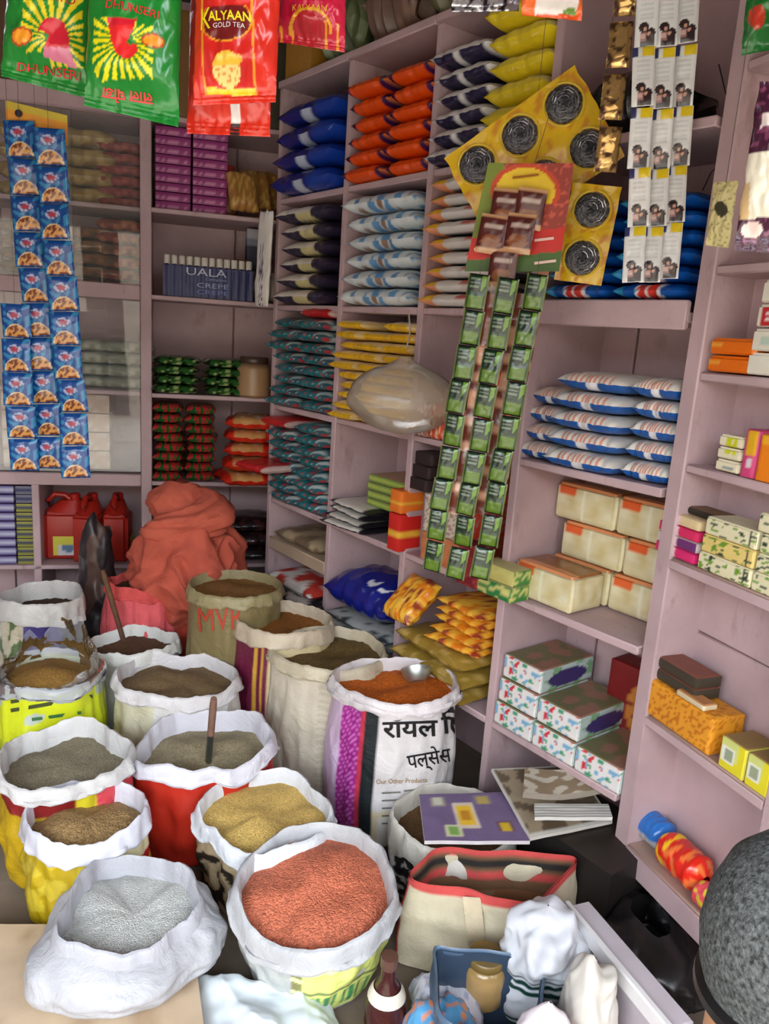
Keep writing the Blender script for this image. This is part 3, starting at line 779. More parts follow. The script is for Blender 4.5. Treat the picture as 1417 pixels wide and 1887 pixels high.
# things standing on top of the unit
for k, (x, w, h, c1, c2, t) in enumerate(((-3.22, .22, .36, (150, 100, 30), (170, 120, 40), 'ochre carton on the very top shelf'), (-2.93, .26, .3, (110, 120, 84), (80, 90, 60), 'green netted bag on the very top shelf'), (-2.58, .32, .34, (110, 84, 70), (130, 100, 84), 'brown bag of goods on the very top shelf'), (-2.2, .36, .32, (120, 118, 84), (100, 96, 70), 'olive plastic bag on the very top shelf'), (-1.76, .36, .3, (70, 66, 70), (90, 86, 90), 'grey bag of goods on the very top shelf'))):
    if k == 0:
        cart('carton', F, x, .02, 2.772, w, .24, h, carton_paint(c2, c1), t, 'carton'); continue
    m = pouch(w, .3, h, lambda X, Y, t_, c1=c1, c2=c2: c1 if nz(X * 4, Y * 4, t_) < 0 else c2, nx=30, ny=24, seed=k * 2., px=4, py=4, rag=.05)
    o = build('goods_bag', m, 'softfilm', None, F.w(x, .01, 2.772), F.a); tag(o, t, 'bag')
# clear bag hanging from the shelf over the small packets, third bay of the third row
def balloon(w, h, dp, seed=0., knot=.22):
    m = MB()
    def fn(u, v):
        t = 2 * PI * u; q = math.sin(PI * min(1., v * 1.0) * .5 + 0) if v < .5 else 1
        pr = math.sin(PI * (v ** .8)) ** .7 if 0 < v < 1 else 0.
        pr = max(pr, .04)
        if v > .85: pr = max(pr * .8, .1)
        k = 1 + .12 * nz(math.cos(t) * 1.6 + seed, math.sin(t) * 1.6, v * 4) + .04 * nz(math.cos(t) * 6, math.sin(t) * 6 + seed, v * 3)
        return (w / 2 * pr * k * math.cos(t), dp / 2 * pr * k * math.sin(t), h * v)
    return m.grid(fn, 40, 26, (206, 186, 160), cu=True)
o = build('plastic_bag', balloon(.40, .27, .2, 2.), 'haze', None, F.w(-2.14, -.13, 1.365)); tag(o, 'puffy clear plastic bag in front of the small yellow packets', 'bag')
b = MB(); b.tube([(0, 0, .3), (.01, .06, .36), (0, .12, .43)], .003, (190, 180, 160)); build('string', b, 'cloth', o)
for i in range(4):
    cl = [((180, 120, 110), (220, 200, 190)), ((206, 80, 60), (236, 200, 150)), ((150, 110, 120), (200, 60, 60)), ((230, 90, 140), (240, 220, 220))][i]
    m = pouch(.082, .12, .03, lambda X, Y, t, cl=cl: cl[0] if nz(X * 4, Y * 3, i) < .1 else cl[1], nx=16, ny=14, seed=i * 1.7)
    o = build('candy_packet', m, 'film', None, F.w(-2.165 + i * .086, .0, 1.352), rot=(math.radians(84), 0, F.a))
    tag(o, ['pinkish brown candy packet, first in the row behind the clear bag', 'orange red candy packet, second in the row', 'mauve candy packet, third in the row', 'pink candy packet, last in the row'][i], 'packet')
m = pouch(.13, .26, .05, lambda X, Y, t: (222, 70, 36) if nz(X * 3, Y * 3) < .2 else (236, 130, 70), nx=18, ny=24, seed=3.3)
o = build('snack_packet', m, 'film', None, F.w(-1.82, .03, 1.355), rot=(math.radians(80), 0, F.a)); tag(o, 'tall orange red snack packet standing behind the green sachets', 'packet')
# black polythene stuffed into the top of the fourth bay
m = pouch(.26, .26, .2, lambda X, Y, t: (34, 30, 32) if nz(X * 4, Y * 4, t) < .2 else (70, 74, 66), nx=26, ny=20, seed=6., px=3, py=3, rag=.05)
o = build('polythene_bag', m, 'film', None, F.w(-1.5, .03, 2.283), F.a); tag(o, 'crumpled black polythene bag in the top of the fourth bay', 'bag')
# ---------------------------------------------------------------- left unit goods
F = FL
def xl(px, py, d=.05): return FL.px(px, py, d)[0]
# magenta boxes
MAG = mesh_of('box', MB().carton(.165, .2, .041, lambda fc, u, v: (150, 56, 120) if not (fc == 'front' and .3 < v < .62 and hsh(int(u * 12)) < .6) else (206, 130, 170), n=16), 'card')
for k in range(2):
    for i in range(9):
        inst('soap_box', MAG, F.w(-.075 + k * .171, .05 + .01 * hsh(k, i), 2.217 + i * .0412 + .0005), F.a, f'{ORD[8 - i]} of the magenta boxes, {["left", "right"][k]} pile of the open bay', 'box', 'magenta boxes in two piles')
def jar(name, loc, r, h, body, lid, label, mat='plastic', rz=0.):
    o = tag(empty(name, loc, rz), label, 'jar')
    m = MB().lathe([(.001, 0), (r * .85, 0), (r, .012), (r * 1.02, h * .3), (r, h * .7), (r * .93, h * .8), (r * .8, h * .84), (r * .8, h * .86)], 20, lambda u, v: body if not .25 < v < .6 else mix(body, (200, 160, 110), .5))
    build('body', m, mat, o)
    m = MB().lathe([(r * .84, h * .84), (r * .86, h * .85), (r * .86, h * .97), (r * .8, h), (.001, h)], 20, lid)
    build('lid', m, 'plastic', o); return o
jar('pickle_jar', F.w(xl(412, 350, .14), .14, 2.217), .062, .24, (96, 50, 34), (150, 50, 34), 'brown jar with reddish lid beside the magenta boxes')
for i in range(3):
    m = pouch(.14, .2, .09, lambda X, Y, t, i=i: (170, 120, 60) if nz(X * 4, Y * 4, i) < .1 else (206, 170, 90), seed=i * 2.3)
    o = build('snack_packet', m, 'softfilm', None, F.w(xl(446 + i * 26, 350, .1), .0 + .1 * i, 2.22 + (.0, .03, .05)[i]), rot=(math.radians(60), 0, F.a + .2))
    tag(o, ['first of the ochre packets next to the brown jar', 'second of the ochre packets, behind the first', 'last of the ochre packets in the upper corner'][i], 'packet')
# blue bottles with white caps in one wrap
o = tag(empty('bottle_pack', F.w(-.12, .03, 1.823), F.a), 'wrapped row of blue bottles with white caps and pale lettering', 'bottle pack')
bm_ = mesh_of('bottle', MB().lathe([(.001, 0), (.017, 0), (.0175, .006), (.0175, .135), (.012, .15), (.012, .152)], 12, (18, 30, 92), sx=1, sy=1.3), 'softfilm')
cm_ = mesh_of('cap', MB().lathe([(.014, .15), (.0155, .152), (.0155, .188), (.013, .192), (.001, .192)], 12, (214, 208, 196)), 'plastic')
for i in range(12):
    b_ = inst('bottle', bm_, (.018 + i * .0355, .02, 0), 0., parent=o)
    inst('cap', cm_, (0, 0, 0), 0., parent=b_)
m = MB(); fn = lambda a, b: (a, -.006, b)
m.text('UALA', .11, .105, .19, .035, fn, (196, 200, 220)); m.text('Complete', .2, .082, .1, .016, fn, (150, 160, 200)); m.text('CREPE', .16, .05, .15, .022, fn, (160, 170, 210)); m.text('CREPE', .16, .02, .15, .02, fn, (120, 130, 190))
build('lettering', m, 'ink', o)
m = MB().grid(lambda u, v: (u * .43, -.003 + .002 * math.sin(u * 75), .002 + v * .143), 48, 4, (18, 28, 88)); build('wrap', m, 'softfilm', o)
jar('plastic_jar', F.w(xl(443, 515, .1), .1, 1.823), .045, .2, (150, 110, 90), (110, 70, 50), 'brownish see-through jar beside the blue bottles')
m = pouch(.2, .28, .16, lambda X, Y, t: (176, 166, 154), nx=30, ny=26, seed=4.4, px=4, rag=.03); o = build('cloth_bag', m, 'cloth', None, F.w(xl(492, 530, .1) + .02, .06, 1.825), F.a); tag(o, 'pale cloth bundle at the end of the bottle shelf', 'bag')
cart('medicine_box', F, xl(478, 460, .16), .16, 1.985, .13, .1, .2, lambda fc, u, v: (170, 170, 176) if v > .74 else ((40, 44, 64) if v < .6 else (120, 124, 140)), 'dark blue box with pale top label standing on the pale cloth bundle', 'box', n=18)
# green packets
def p_gr(X, Y, t): return (40, 90, 36) if abs(X) < .8 and nz(X * 5, Y * 5, t) < .12 else ((170, 190, 120) if nz(X * 9, Y * 5) > .2 else (20, 36, 20))
stack(F, 'tea_packet', pm(.225, .25, .047, p_gr), [-.055, .185], 1.354, 4, .046, -.02, '{o} of the dark green packets, {c} pile', 'packet', 'dark green packets in two piles', cols=['left', 'right'])
o = jar('plastic_jar', F.w(xl(468, 700, .02), .03, 1.356), .085, .2, (130, 100, 74), (70, 50, 40), 'wide brown jar beside the dark green packets')
# green and red packets, red and gold packets
def p_grr(X, Y, t):
    k = nz(X * 5, Y * 2 + 4 * t)
    return (190, 40, 46) if k > .05 else (26, 86, 36)
stack(F, 'tea_packet', pm(.145, .24, .05, p_grr), [-.09, .065], .912, 8, .049, -.02, '{o} of the green and red packets, {c} pile', 'packet', 'green and red packets in two piles', cols=['left', 'right'], jr=.06)
def p_rg(X, Y, t):
    if t and -.75 < X < .1: return (206, 150, 90) if nz(X * 4, Y * 4) < .2 else (226, 200, 170)
    return (206, 44, 26)
stack(F, 'wafer_packet', pm(.36, .3, .072, p_rg, nx=30, rag=.03), [.36], .912, 5, .07, -.1, '{o} of the red and gold packets in the inner corner', 'packet', 'red and gold packets in the inner corner', jr=.18, jd=.03)
# below: purple and yellow boxes, red oil jugs
for k in range(2):
    for i in range(9):
        c = (70, 50, 130) if k == 0 else ((130, 130, 140) if i > 6 else (170, 170, 50))
        cart('soap_box', F, -.86 + k * .087, .02 + .008 * hsh(i, k), .474 + i * .0445, .084, .2, .043, carton_paint(c, (90, 70, 110), c, (.35, .65, (190, 190, 210) if k == 0 else (40, 40, 90)), None), f'{ORD[8 - i]} of the {["purple", "yellow and grey"][k]} boxes in the lower left pile', 'box', ['purple boxes', 'yellow and grey boxes'][k], n=12)
def jug(loc, rz, label):
    o = tag(empty('oil_jug', loc, rz), label, 'jug', 'red oil jugs under the glass cabinet')
    m = MB().carton(.2, .13, .25, lambda fc, u, v: (168, 36, 24), n=14, rnd=.012, bulge=.008); 
    m.grid(lambda u, v: ((u - .5) * (.2 - .11 * v ** 2) - .02 * v, .065 + (.0 - .055 + .03 * v) * math.sin(0) , .25 + .07 * v) if False else ((.1 - .05 * v) * math.cos(2 * PI * u) + .03 * v, .065 + (.062 - .03 * v) * math.sin(2 * PI * u), .248 + .06 * v), 20, 6, (168, 36, 24), cu=True)
    build('body', m, 'plastic', o)
    m = MB().tube([(-.07, .065, .245), (-.085, .065, .3), (-.05, .065, .335), (.0, .065, .33), (.04, .065, .29)], .015, (160, 32, 22), 10); build('handle', m, 'plastic', o)
    m = MB().lathe([(.026, .3), (.027, .302), (.027, .335), (.022, .34), (.001, .34)], 16, (170, 30, 24), x=.045, y=.065); build('cap', m, 'plastic', o)
    m = MB().grid(lambda u, v: (-.055 + .13 * u, -.0095, .03 + .1 * v), 14, 10, lambda u, v: (206, 200, 70) if v > .5 or u < .2 else ((200, 200, 206) if (u - .55) ** 2 + (v - .4) ** 2 > .05 else (90, 120, 150))); build('label', m, 'card', o)
    return o
j0 = jug(F.w(xl(120, 975, .1), .08, .475), F.a, 'front red oil jug with yellow and white label, nearest the divider')
j1 = dup(j0, F.w(xl(190, 975, .12), .1, .475), (0, 0, F.a + 1.35), 'red oil jug turned sideways beside the labelled front jug')
j2 = dup(j0, F.w(xl(240, 975, .14), .12, .475), (0, 0, F.a + 1.5), 'red oil jug at the dark end behind the orange bundle')
# stored on top of the left unit
for k, (x, w, h, c, t) in enumerate(((-1.25, .4, .34, (70, 50, 40), 'dark brown carton on top of the glass cabinet, farthest from the corner'), (-.8, .42, .42, (96, 64, 40), 'tall brown carton on top of the glass cabinet'), (-.36, .38, .3, (60, 46, 44), 'low dark carton on top of the cabinet post'), (.04, .36, .45, (120, 84, 40), 'ochre brown carton on top of the open bay'), (.34, .2, .4, (64, 60, 44), 'dark olive carton on top in the corner'))):
    cart('carton', FL, x, .02, 2.622, w, .34, h, carton_paint(c, c, c, (.6, .66, mix(c, (200, 180, 140), .5)), None), t, 'carton')
# inside the glass cabinet
def cabinet(px0, px1, z, n, dz, w, c1, c2, lab, cat, grp, d=.12, dp=.22, boxy=False, mat='film'):
    xs = np.linspace(xl(px0, 500, d), xl(px1, 500, d), int(n[0]))
    if boxy:
        me = mesh_of('box', MB().carton(w, dp, dz * .98, carton_paint(c1, c2, c1, None, c2, 8., .15), n=10), 'card')
        for k, x in enumerate(xs):
            for i in range(n[1]): inst('carton', me, F.w(x, d, z + i * dz + .001), F.a + .1 * (hsh(k, i) - .5), f'{ORD[n[1] - 1 - i]} {lab}, {["first", "second", "third", "fourth", "fifth"][k]} pile', cat, grp)
    else:
        ms = pm(w, dp, dz * 1.0, lambda X, Y, t: c1 if nz(X * 3, Y * 3, t) < .12 else c2, mat=mat)
        for k, x in enumerate(xs):
            for i in range(n[1]): inst('packet', ms[(k + i) % 3], F.w(x, d + .02 * hsh(i, k), z + i * dz + .001), F.a + .16 * (hsh(k, i) - .5), f'{ORD[n[1] - 1 - i]} {lab}, {["first", "second", "third", "fourth", "fifth"][k]} pile', cat, grp)
cabinet(60, 155, 2.217, (2, 4), .085, .3, (150, 120, 60), (190, 160, 90), 'ochre packet behind the upper glass', 'packet', 'ochre packets behind the upper glass')
cabinet(225, 226, 2.217, (1, 6), .05, .22, (150, 50, 50), (190, 90, 80), 'reddish packet behind the upper glass', 'packet', 'reddish packets behind the upper glass')
cabinet(60, 150, 1.822, (2, 5), .06, .32, (110, 80, 50), (150, 100, 60), 'brown packet behind the upper glass', 'packet', 'brown packets behind the upper glass')
cabinet(222, 223, 1.822, (1, 6), .058, .23, (140, 60, 40), (190, 110, 70), 'rust red packet behind the upper glass', 'packet', 'rust red packets behind the upper glass')
cabinet(60, 235, 1.354, (3, 4), .06, .26, (150, 150, 130), (190, 190, 170), 'greyish packet behind the lower glass', 'packet', 'greyish packets behind the lower glass', mat='softfilm')
cabinet(40, 150, .945, (2, 4), .095, .24, (206, 180, 160), (220, 206, 190), 'cream carton behind the lower glass', 'carton', 'cream cartons behind the lower glass', boxy=True)

# ---------------------------------------------------------------- right unit goods
F = FR
def xr(px, py, d=.0): return FR.px(px, py, d)[0]
def rbox(name, px0, px1, py, d, z, dp, h, paint, label, cat='box', group=None, rz=0., n=18, mat='card', rnd=.003):
    x0, x1 = xr(px0, py, d), xr(px1, py, d)
    return cart(name, FR, (x0 + x1) / 2, d, z, x1 - x0, dp, h, paint, label, cat, group, rz, mat, n, 0., rnd)
for i in range(2):
    def po_(fc, u, v, i=i):
        if fc == 'left':
            if .25 < u < .75 and .1 < v < .9: return (226, 206, 60) if (i == 1 and v > .45) else (206, 190, 160)
            return (236, 130, 30)
        if fc == 'front' and .55 < v < .8 and u < .3: return (240, 170, 60)
        return (232, 112, 18)
    rbox('soap_pack', 1303, 1388, 660, .0, 1.666 + i * .0425, .09, .0415, po_, ['lower', 'upper'][i] + ' orange soap pack with yellow green end label', 'soap pack', 'orange soap packs', mat='film', rnd=.006)
for i in range(4):
    def pw_(fc, u, v, i=i):
        if i == 2 and fc == 'front' and .12 < u < .55 and .1 < v < .9: return (196, 40, 50) if not (.2 < u < .47 and .25 < v < .75 and int(v * 9) % 2) else (236, 230, 226)
        if i == 1 and fc == 'front' and .2 < u < .8 and .3 < v < .7: return (190, 206, 190)
        return (226, 220, 204)
    rbox('soap_box', 1378 + 2 * i, 1470, 650, -.002, 1.666 + i * .0545, .1, .053, pw_, ['bottom plain cream box', 'cream box with faint green print, second from bottom', 'cream box with red square print', 'topmost plain cream box'][i] + ' beside the orange soap packs', 'box', 'cream boxes beside the orange soaps', n=22, rnd=.006)
for i in range(3):
    def pc_(fc, u, v, i=i):
        if fc == 'front' and .35 < u < .8:
            if i >= 1 and (i == 2 or v > .5) and nz(u * 9, v * 5) > -.25: return (206, 206, 30)
            if i == 0 and .3 < v < .6: return (130, 150, 150)
        return (230, 220, 190)
    rbox('soap_box', 1318, 1363, 845, .0, 1.429 + i * .0305, .09, .03, pc_, ORD[2 - i] + ' of the cream soap boxes with yellow print', 'box', 'cream soap boxes with yellow print', n=16, rnd=.005)
rbox('soap_box', 1364, 1392, 850, -.004, 1.429, .08, .115, lambda fc, u, v: (226, 170, 30) if fc == 'front' and .3 < u < .85 and v > .45 else ((220, 206, 210) if fc == 'front' and .35 < u < .8 and .2 < v < .4 else (206, 70, 120)), 'upright pink box with yellow panel, next to the cream soap boxes', n=16)
rbox('soap_box', 1393, 1440, 850, -.006, 1.429, .08, .11, lambda fc, u, v: (236, 130, 20) if v < .8 else (240, 170, 40), 'upright orange box next to the pink box', n=16)
# third shelf: pink boxes and cream green boxes
pl_ = ['bottom pink box', 'white and purple box on the bottom pink one', 'bright pink box, third up', 'cream and red topped box']
for i in range(4):
    def pp_(fc, u, v, i=i):
        c = [(216, 44, 110), (206, 196, 190), (214, 46, 96), (222, 196, 150)][i]
        if fc == 'front':
            if abs(u - .45) < .05: return (236, 200, 206)
            if i == 1 and u > .45: return (110, 50, 110)
        return c
    rbox('incense_box', 1208 + 1 * i, 1286, 985, .0, 1.174 + i * .0295, .1, .0285, pp_, pl_[i] + ' in the pink pile by the post', 'box', 'pink boxes by the post', n=18, rz=.03 * (hsh(i) - .5))
rbox('incense_box', 1240, 1330, 935, .03, 1.174 + .119, .07, .02, lambda fc, u, v: (46, 40, 34) if fc != 'top' else (110, 80, 50), 'thin dark box lying on the pink pile', 'box')
def pg_(s):
    def f(fc, u, v):
        if fc in ('front', 'left'):
            k = nz(u * 6 + s * 3, v * 4 + s)
            if k > .28: return (110, 150, 50)
            if k < -.33: return (50, 70, 50)
            if .82 < u < .94 and int(u * 90) % 2: return (60, 60, 60)
        return (226, 218, 180) if s != 1 else (226, 200, 120)
    return f
for j in range(3):
    for i, (a, c) in enumerate(((1288, 1392), (1394, 1520))):
        rbox('herbal_box', a + 2 * j, c, 1010, -.003, 1.174 + j * .0465, .1, .0455, pg_(j + i * 3 + (1 if j == 0 else 0) * 0), f'{ORD[2 - j]} cream and green leaf print box, {["first", "second"][i]} pile', 'box', 'cream and green leaf print boxes', n=34)
rbox('herbal_box', 1398, 1470, 950, .0, 1.174 + .14, .09, .045, pg_(8), 'cream box with dark print on top of the second leaf print pile', n=20)
# fourth shelf
rbox('incense_carton', 1186, 1318, 1310, .0, .712, .11, .105, lambda fc, u, v: (224, 150, 40) if nz(u * 22, v * 22, len(fc)) > -.15 else (190, 110, 20), 'yellow ochre carton at the post end', 'carton', n=34)
for i in range(2):
    rbox('incense_box', 1203, 1288, 1230, .012, .818 + i * .034, .09, .033, lambda fc, u, v: (64, 56, 44) if fc != 'top' else (130, 76, 60), ['lower', 'upper'][i] + ' dark olive box stacked on the yellow ochre carton', 'box', 'dark olive boxes')
rbox('match_box', 1246, 1304, 1262, -.004, .818, .05, .018, lambda fc, u, v: (214, 196, 160) if fc != 'top' else (190, 130, 80), 'small wooden coloured box at the front of the yellow ochre carton', 'box')
for i in range(3):
    def py_(fc, u, v, i=i):
        if fc == 'front':
            if .12 < u < .62 and .25 < v < .75: return (226, 224, 214) if not (.2 < u < .55 and .35 < v < .65) else (150, 160, 130)
            return (220, 206, 40) if v < .4 or u > .7 else (206, 210, 120)
        return (146, 116, 66) if fc == 'top' else (206, 196, 90)
    rbox('soap_box', (1322, 1376, 1428)[i], (1374, 1426, 1480)[i], 1400, -.004, .712, .1, .085, py_, ['first', 'second', 'third'][i] + ' yellow and white box from the ochre carton', 'box', 'yellow and white boxes', n=20)
# bottom shelf: rolls of snacks
def roll(loc, L, r, rz, paint, label, mat='film', seed=0.):
    m = MB()
    def fn(u, v):
        q = math.sin(PI * min(1, max(0, v * 1.0))) ; e = min(1., 6 * v, 6 * (1 - v)); rr = r * (.25 + .75 * e ** .5) * (1 + .1 * nz(u * 7 + seed, v * 9))
        t = 2 * PI * u
        return ((v - .5) * L, rr * math.cos(t), r + rr * math.sin(t))
    m.grid(fn, 26, 34, paint, cu=True)
    o = build('snack_roll', m, mat, None, loc, rz); return tag(o, label, 'packet')
x0 = xr(1270, 1600)
roll(F.w(xr(1262, 1590, .06), .055, .298), .17, .05, F.a, lambda u, v: (226, 40, 26) if nz(u * 8, v * 8) < .1 else ((240, 190, 40) if v < .35 else (240, 120, 60)), 'shiny red and gold roll packet on the lowest right shelf')
roll(F.w(xr(1205, 1545, .07), .075, .298), .1, .045, F.a, lambda u, v: (40, 110, 190) if v > .0 and math.sin(2 * PI * u) > -.2 else (170, 176, 180), 'blue and clear round packet behind the red roll, at the post', seed=3.)
roll(F.w(xr(1310, 1660, .02), .03, .298), .12, .035, F.a, lambda u, v: (226, 80, 90) if nz(u * 9, v * 6) < .15 else (226, 200, 60), 'small pink packet with yellow end, front of the lowest right shelf', seed=5.)
# ---------------------------------------------------------------- things hanging in the shop front
class Hang:
    """a vertical plane that a hanging thing lies in: origin, x along it, z up, y away from the shop front"""
    def __init__(s, px, py, t, yaw=0.):
        s.O = at_dist(px, py, t); s.yaw = yaw
        s.X = Vector((math.cos(yaw), math.sin(yaw), 0)); s.Y = Vector((-math.sin(yaw), math.cos(yaw), 0))
    def __call__(s, px, py):
        r = ray(px, py); h = EYE + r * ((s.O - EYE).dot(s.Y) / r.dot(s.Y)) - s.O
        return h.dot(s.X), h.z
def inpoly(x, y, P):
    c = False; j = len(P) - 1
    for i in range(len(P)):
        if (P[i][1] > y) != (P[j][1] > y) and x < (P[j][0] - P[i][0]) * (y - P[i][1]) / (P[j][1] - P[i][1]) + P[i][0]: c = not c
        j = i
    return c
def hangpack(name, label, quad, t, yaw, bulge, paint, mat='film', lets=(), nu=70, nv=90, seed=0., group=None, seal=.07, cat='packet', back=(200, 60, 40), top=3.24):
    """quad: picture corners tl,tr,br,bl of the packet where it hangs; paint(px,py)"""
    cx = sum(q[0] for q in quad) / 4; cy = sum(q[1] for q in quad) / 4
    H = Hang(cx, cy, t, yaw)
    def P2(u, v):
        a = [quad[3][k] + (quad[2][k] - quad[3][k]) * u for k in (0, 1)]; b = [quad[0][k] + (quad[1][k] - quad[0][k]) * u for k in (0, 1)]
        return a[0] + (b[0] - a[0]) * v, a[1] + (b[1] - a[1]) * v
    def bl(u, v):
        s = min(1., max(0., (v - seal) / .2), max(0., (1 - v) / .2)) if v > seal else 0.
        s = s * s * (3 - 2 * s)
        return bulge * s * (max(0., math.sin(PI * u)) ** .55)
    def S(u, v, off=0., sg=1):
        p = P2(u, v); x, z = H(*p)
        w = .004 * nz(u * 5 + seed, v * 6) + .0025 * nz(u * 14, v * 12 + seed) + (.004 * math.sin(v * 330) if v < seal * .8 else 0) * .3
        return (x + .003 * nz(v * 9 + seed, u), -sg * bl(u, v) + w * 1. - off, z)
    o = tag(empty(name, H.O, yaw), label, cat, group)
    m = MB()
    m.grid(lambda u, v: S(u, v), nu, nv, lambda u, v: paint(*P2(u, v)))
    m.grid(lambda u, v: S(u, v, -.0015, -1), nu // 3, nv // 3, back, flip=True)
    build('body', m, mat, o, smooth=1.2)
    if lets:
        # inverse of the picture chart by a few Newton steps
        def inv(px, py):
            u = v = .5
            for _ in range(12):
                a = P2(u, v); e = 1e-4; b = P2(u + e, v); c = P2(u, v + e)
                j = ((b[0] - a[0]) / e, (c[0] - a[0]) / e, (b[1] - a[1]) / e, (c[1] - a[1]) / e); dt = j[0] * j[3] - j[1] * j[2]
                ex, ey = px - a[0], py - a[1]
                u += (j[3] * ex - j[1] * ey) / dt; v += (-j[2] * ex + j[0] * ey) / dt
            return u, v
        for s, x0, y0, w, h, ang, col in lets:          # baseline left at picture x0,y0; ang in degrees, clockwise
            ca, sa = math.cos(math.radians(ang)), math.sin(math.radians(ang))
            def fn(a, b):
                px = x0 + a * ca + b * sa; py = y0 + a * sa - b * ca
                return S(*inv(px, py), off=.0022)
            m = MB(); m.text(s, 0, 0, w, h, fn, col); build('lettering', m, 'ink', o)
    x, z = H(*P2(.5, 1.)); m = MB().tube([(x, 0, z - .002), (x, 0, max(z + .05, top - H.O.z))], .0008, (96, 86, 80), 5); build('string', m, 'cloth', o)
    return o, S, P2
GRN = (24, 128, 44)
def rays(px, py, cx, cy, box, n=22, tw=.55):
    if not (box[0] < px < box[2] and box[1] < py < box[3]): return False
    a = math.atan2(py - cy, px - cx) / (2 * PI) * n
    return (a % 1) < tw and math.hypot(px - cx, py - cy) > 14
H1 = [(88, 72), (97, 50), (112, 44), (128, 50), (138, 70), (140, 95), (144, 130), (90, 112), (100, 92), (107, 76), (96, 70)]
def pt1(px, py):
    if inpoly(px, py, H1): return (206, 34, 54) if py < 98 else (214, 120, 150)
    if ((px - 55) / 20) ** 2 + ((py - 78) / 13) ** 2 < 1: return (236, 150, 30)
    if ((px - 55) / 23) ** 2 + ((py - 78) / 16) ** 2 < 1: return (190, 50, 30)
    if rays(px, py, 112, 78, (57, 4, 158, 128)) and not (py > 104 and px < 100): return (226, 206, 40)
    return GRN
hangpack('tea_packet', 'green tea packet with red horse head and yellow rays, in the top corner', [(22, -110), (172, -110), (158, 180), (2, 140)], 1.42, -.05, .035, pt1, lets=[('DHUNSERI', 33, 131, 116, 15, 9, (206, 40, 50)), ('TEA LTD', 68, 8, 80, 14, 8, (196, 30, 44))], seed=1., back=(20, 100, 40))
H2 = [(206, 44), (262, 50), (255, 70), (243, 92), (250, 97), (262, 94), (264, 108), (254, 121), (243, 123), (226, 112), (214, 88), (210, 66)]
def pt2(px, py):
    if inpoly(px, py, H2): return (226, 40, 44) if py > 62 else (206, 30, 50)
    if ((px - 290) / 17) ** 2 + ((py - 88) / 10) ** 2 < 1: return (236, 150, 30)
    if ((px - 290) / 20) ** 2 + ((py - 88) / 13) ** 2 < 1: return (190, 60, 30)
    if rays(px, py, 240, 90, (180, 40, 290, 154), 24) and py > 44 + (px - 180) * .1 and not (262 < px and py < 62): return (232, 224, 20)
    return GRN
hangpack('tea_packet', 'green tea packet with the horse head upside down, beside the red packets', [(170, -110), (338, -110), (328, 234), (155, 194)], 1.36, .04, .04, pt2, lets=[('DHUNSERI', 205, 29, 96, 15, 12, (206, 30, 44)), ('लाल घोडा', 285, 176, 96, 24, 188, (222, 70, 70))], seed=2., back=(20, 100, 40))
def pk(px, py):
    fx0, fx1 = 377, 474
    if fx0 < px < fx1 and 4 < py < 175:
        if px < fx0 + 4 or px > fx1 - 4 or py < 9: return (240, 150, 50)
        if py > 163: return (236, 200, 30)
        if 380 < px < 470:
            q = ((px - 424) / 47) ** 2 + ((py - 52) / 40) ** 2
            if q < 1 and py > 28: return (110, 24, 24) if q < .88 else (240, 160, 40)
        d = math.hypot(px - 423, (py - 136) * .95)
        if d < 26: return (236, 190, 60) if py < 132 else ((240, 220, 140) if nz(px * .2, py * .2) > -.2 else (226, 150, 60))
        if math.hypot(px - 447, py - 122) < 6: return (230, 170, 50)
        return (206, 36, 30)
    return (214, 44, 26)
hangpack('tea_packet', 'red and orange tea packet with a golden cup and yellow lettering', [(362, -100), (520, -100), (508, 188), (356, 194)], 1.34, .0, .042, pk, lets=[('ALYAAN', 391, 53, 78, 17, 3, (236, 214, 30)), ('K', 376, 66, 20, 38, 3, (236, 214, 30)), ('GOLD TEA', 400, 66, 58, 9, 3, (220, 214, 214))], seed=3., back=(190, 40, 26))
def pk2(px, py):
    if 425 < px < 443: return (236, 226, 220) if py < 228 else (60, 40, 40)
    return (220, 50, 30)
hangpack('tea_packet', 'plain red packet with white strip, hanging just behind the golden cup packet', [(352, -60), (500, -60), (498, 252), (345, 246)], 1.46, .0, .03, pk2, seed=4., back=(190, 40, 26))
def pr(px, py):
    d = math.hypot(px - 572, (py - 62) * 1.1)
    if 34 < d < 40 and py < 66: return (236, 170, 40)
    if py > 50 and min(abs(px - q) for q in (518, 538, 600, 622)) < 2.2: return (236, 160, 40)
    if d < 34: return (190, 40, 50)
    return (206, 30, 66)
hangpack('tea_packet', 'crimson packet with golden arch print, third along the hanging row', [(520, -80), (640, -80), (635, 96), (505, 76)], 1.5, .05, .035, pr, lets=[('KALYAAN', 541, 32, 62, 11, 2, (236, 190, 40))], seed=5., back=(190, 30, 50))
def psil(px, py): return (190, 190, 196) if nz(px * .09, py * .09) > -.1 else (50, 46, 56)
hangpack('wafer_packet', 'silver and black packet showing its lower edge at the top', [(836, -90), (960, -90), (956, 20), (832, 22)], 1.6, .1, .025, psil, mat='foil', seed=6., nu=30, nv=30, back=(60, 56, 60))
def pwo(px, py):
    if py > 27: return (232, 84, 24)
    if px < 985 or px > 1062: return (236, 110, 50)
    return (110, 150, 60) if ((px - 1050) / 14) ** 2 + ((py - 24) / 7) ** 2 < 1 else (236, 230, 224)
hangpack('wafer_packet', 'white packet with orange edge at the top, beside the silver one', [(960, -90), (1078, -90), (1072, 38), (962, 28)], 1.5, .1, .025, pwo, seed=7., nu=36, nv=36, back=(226, 110, 50))
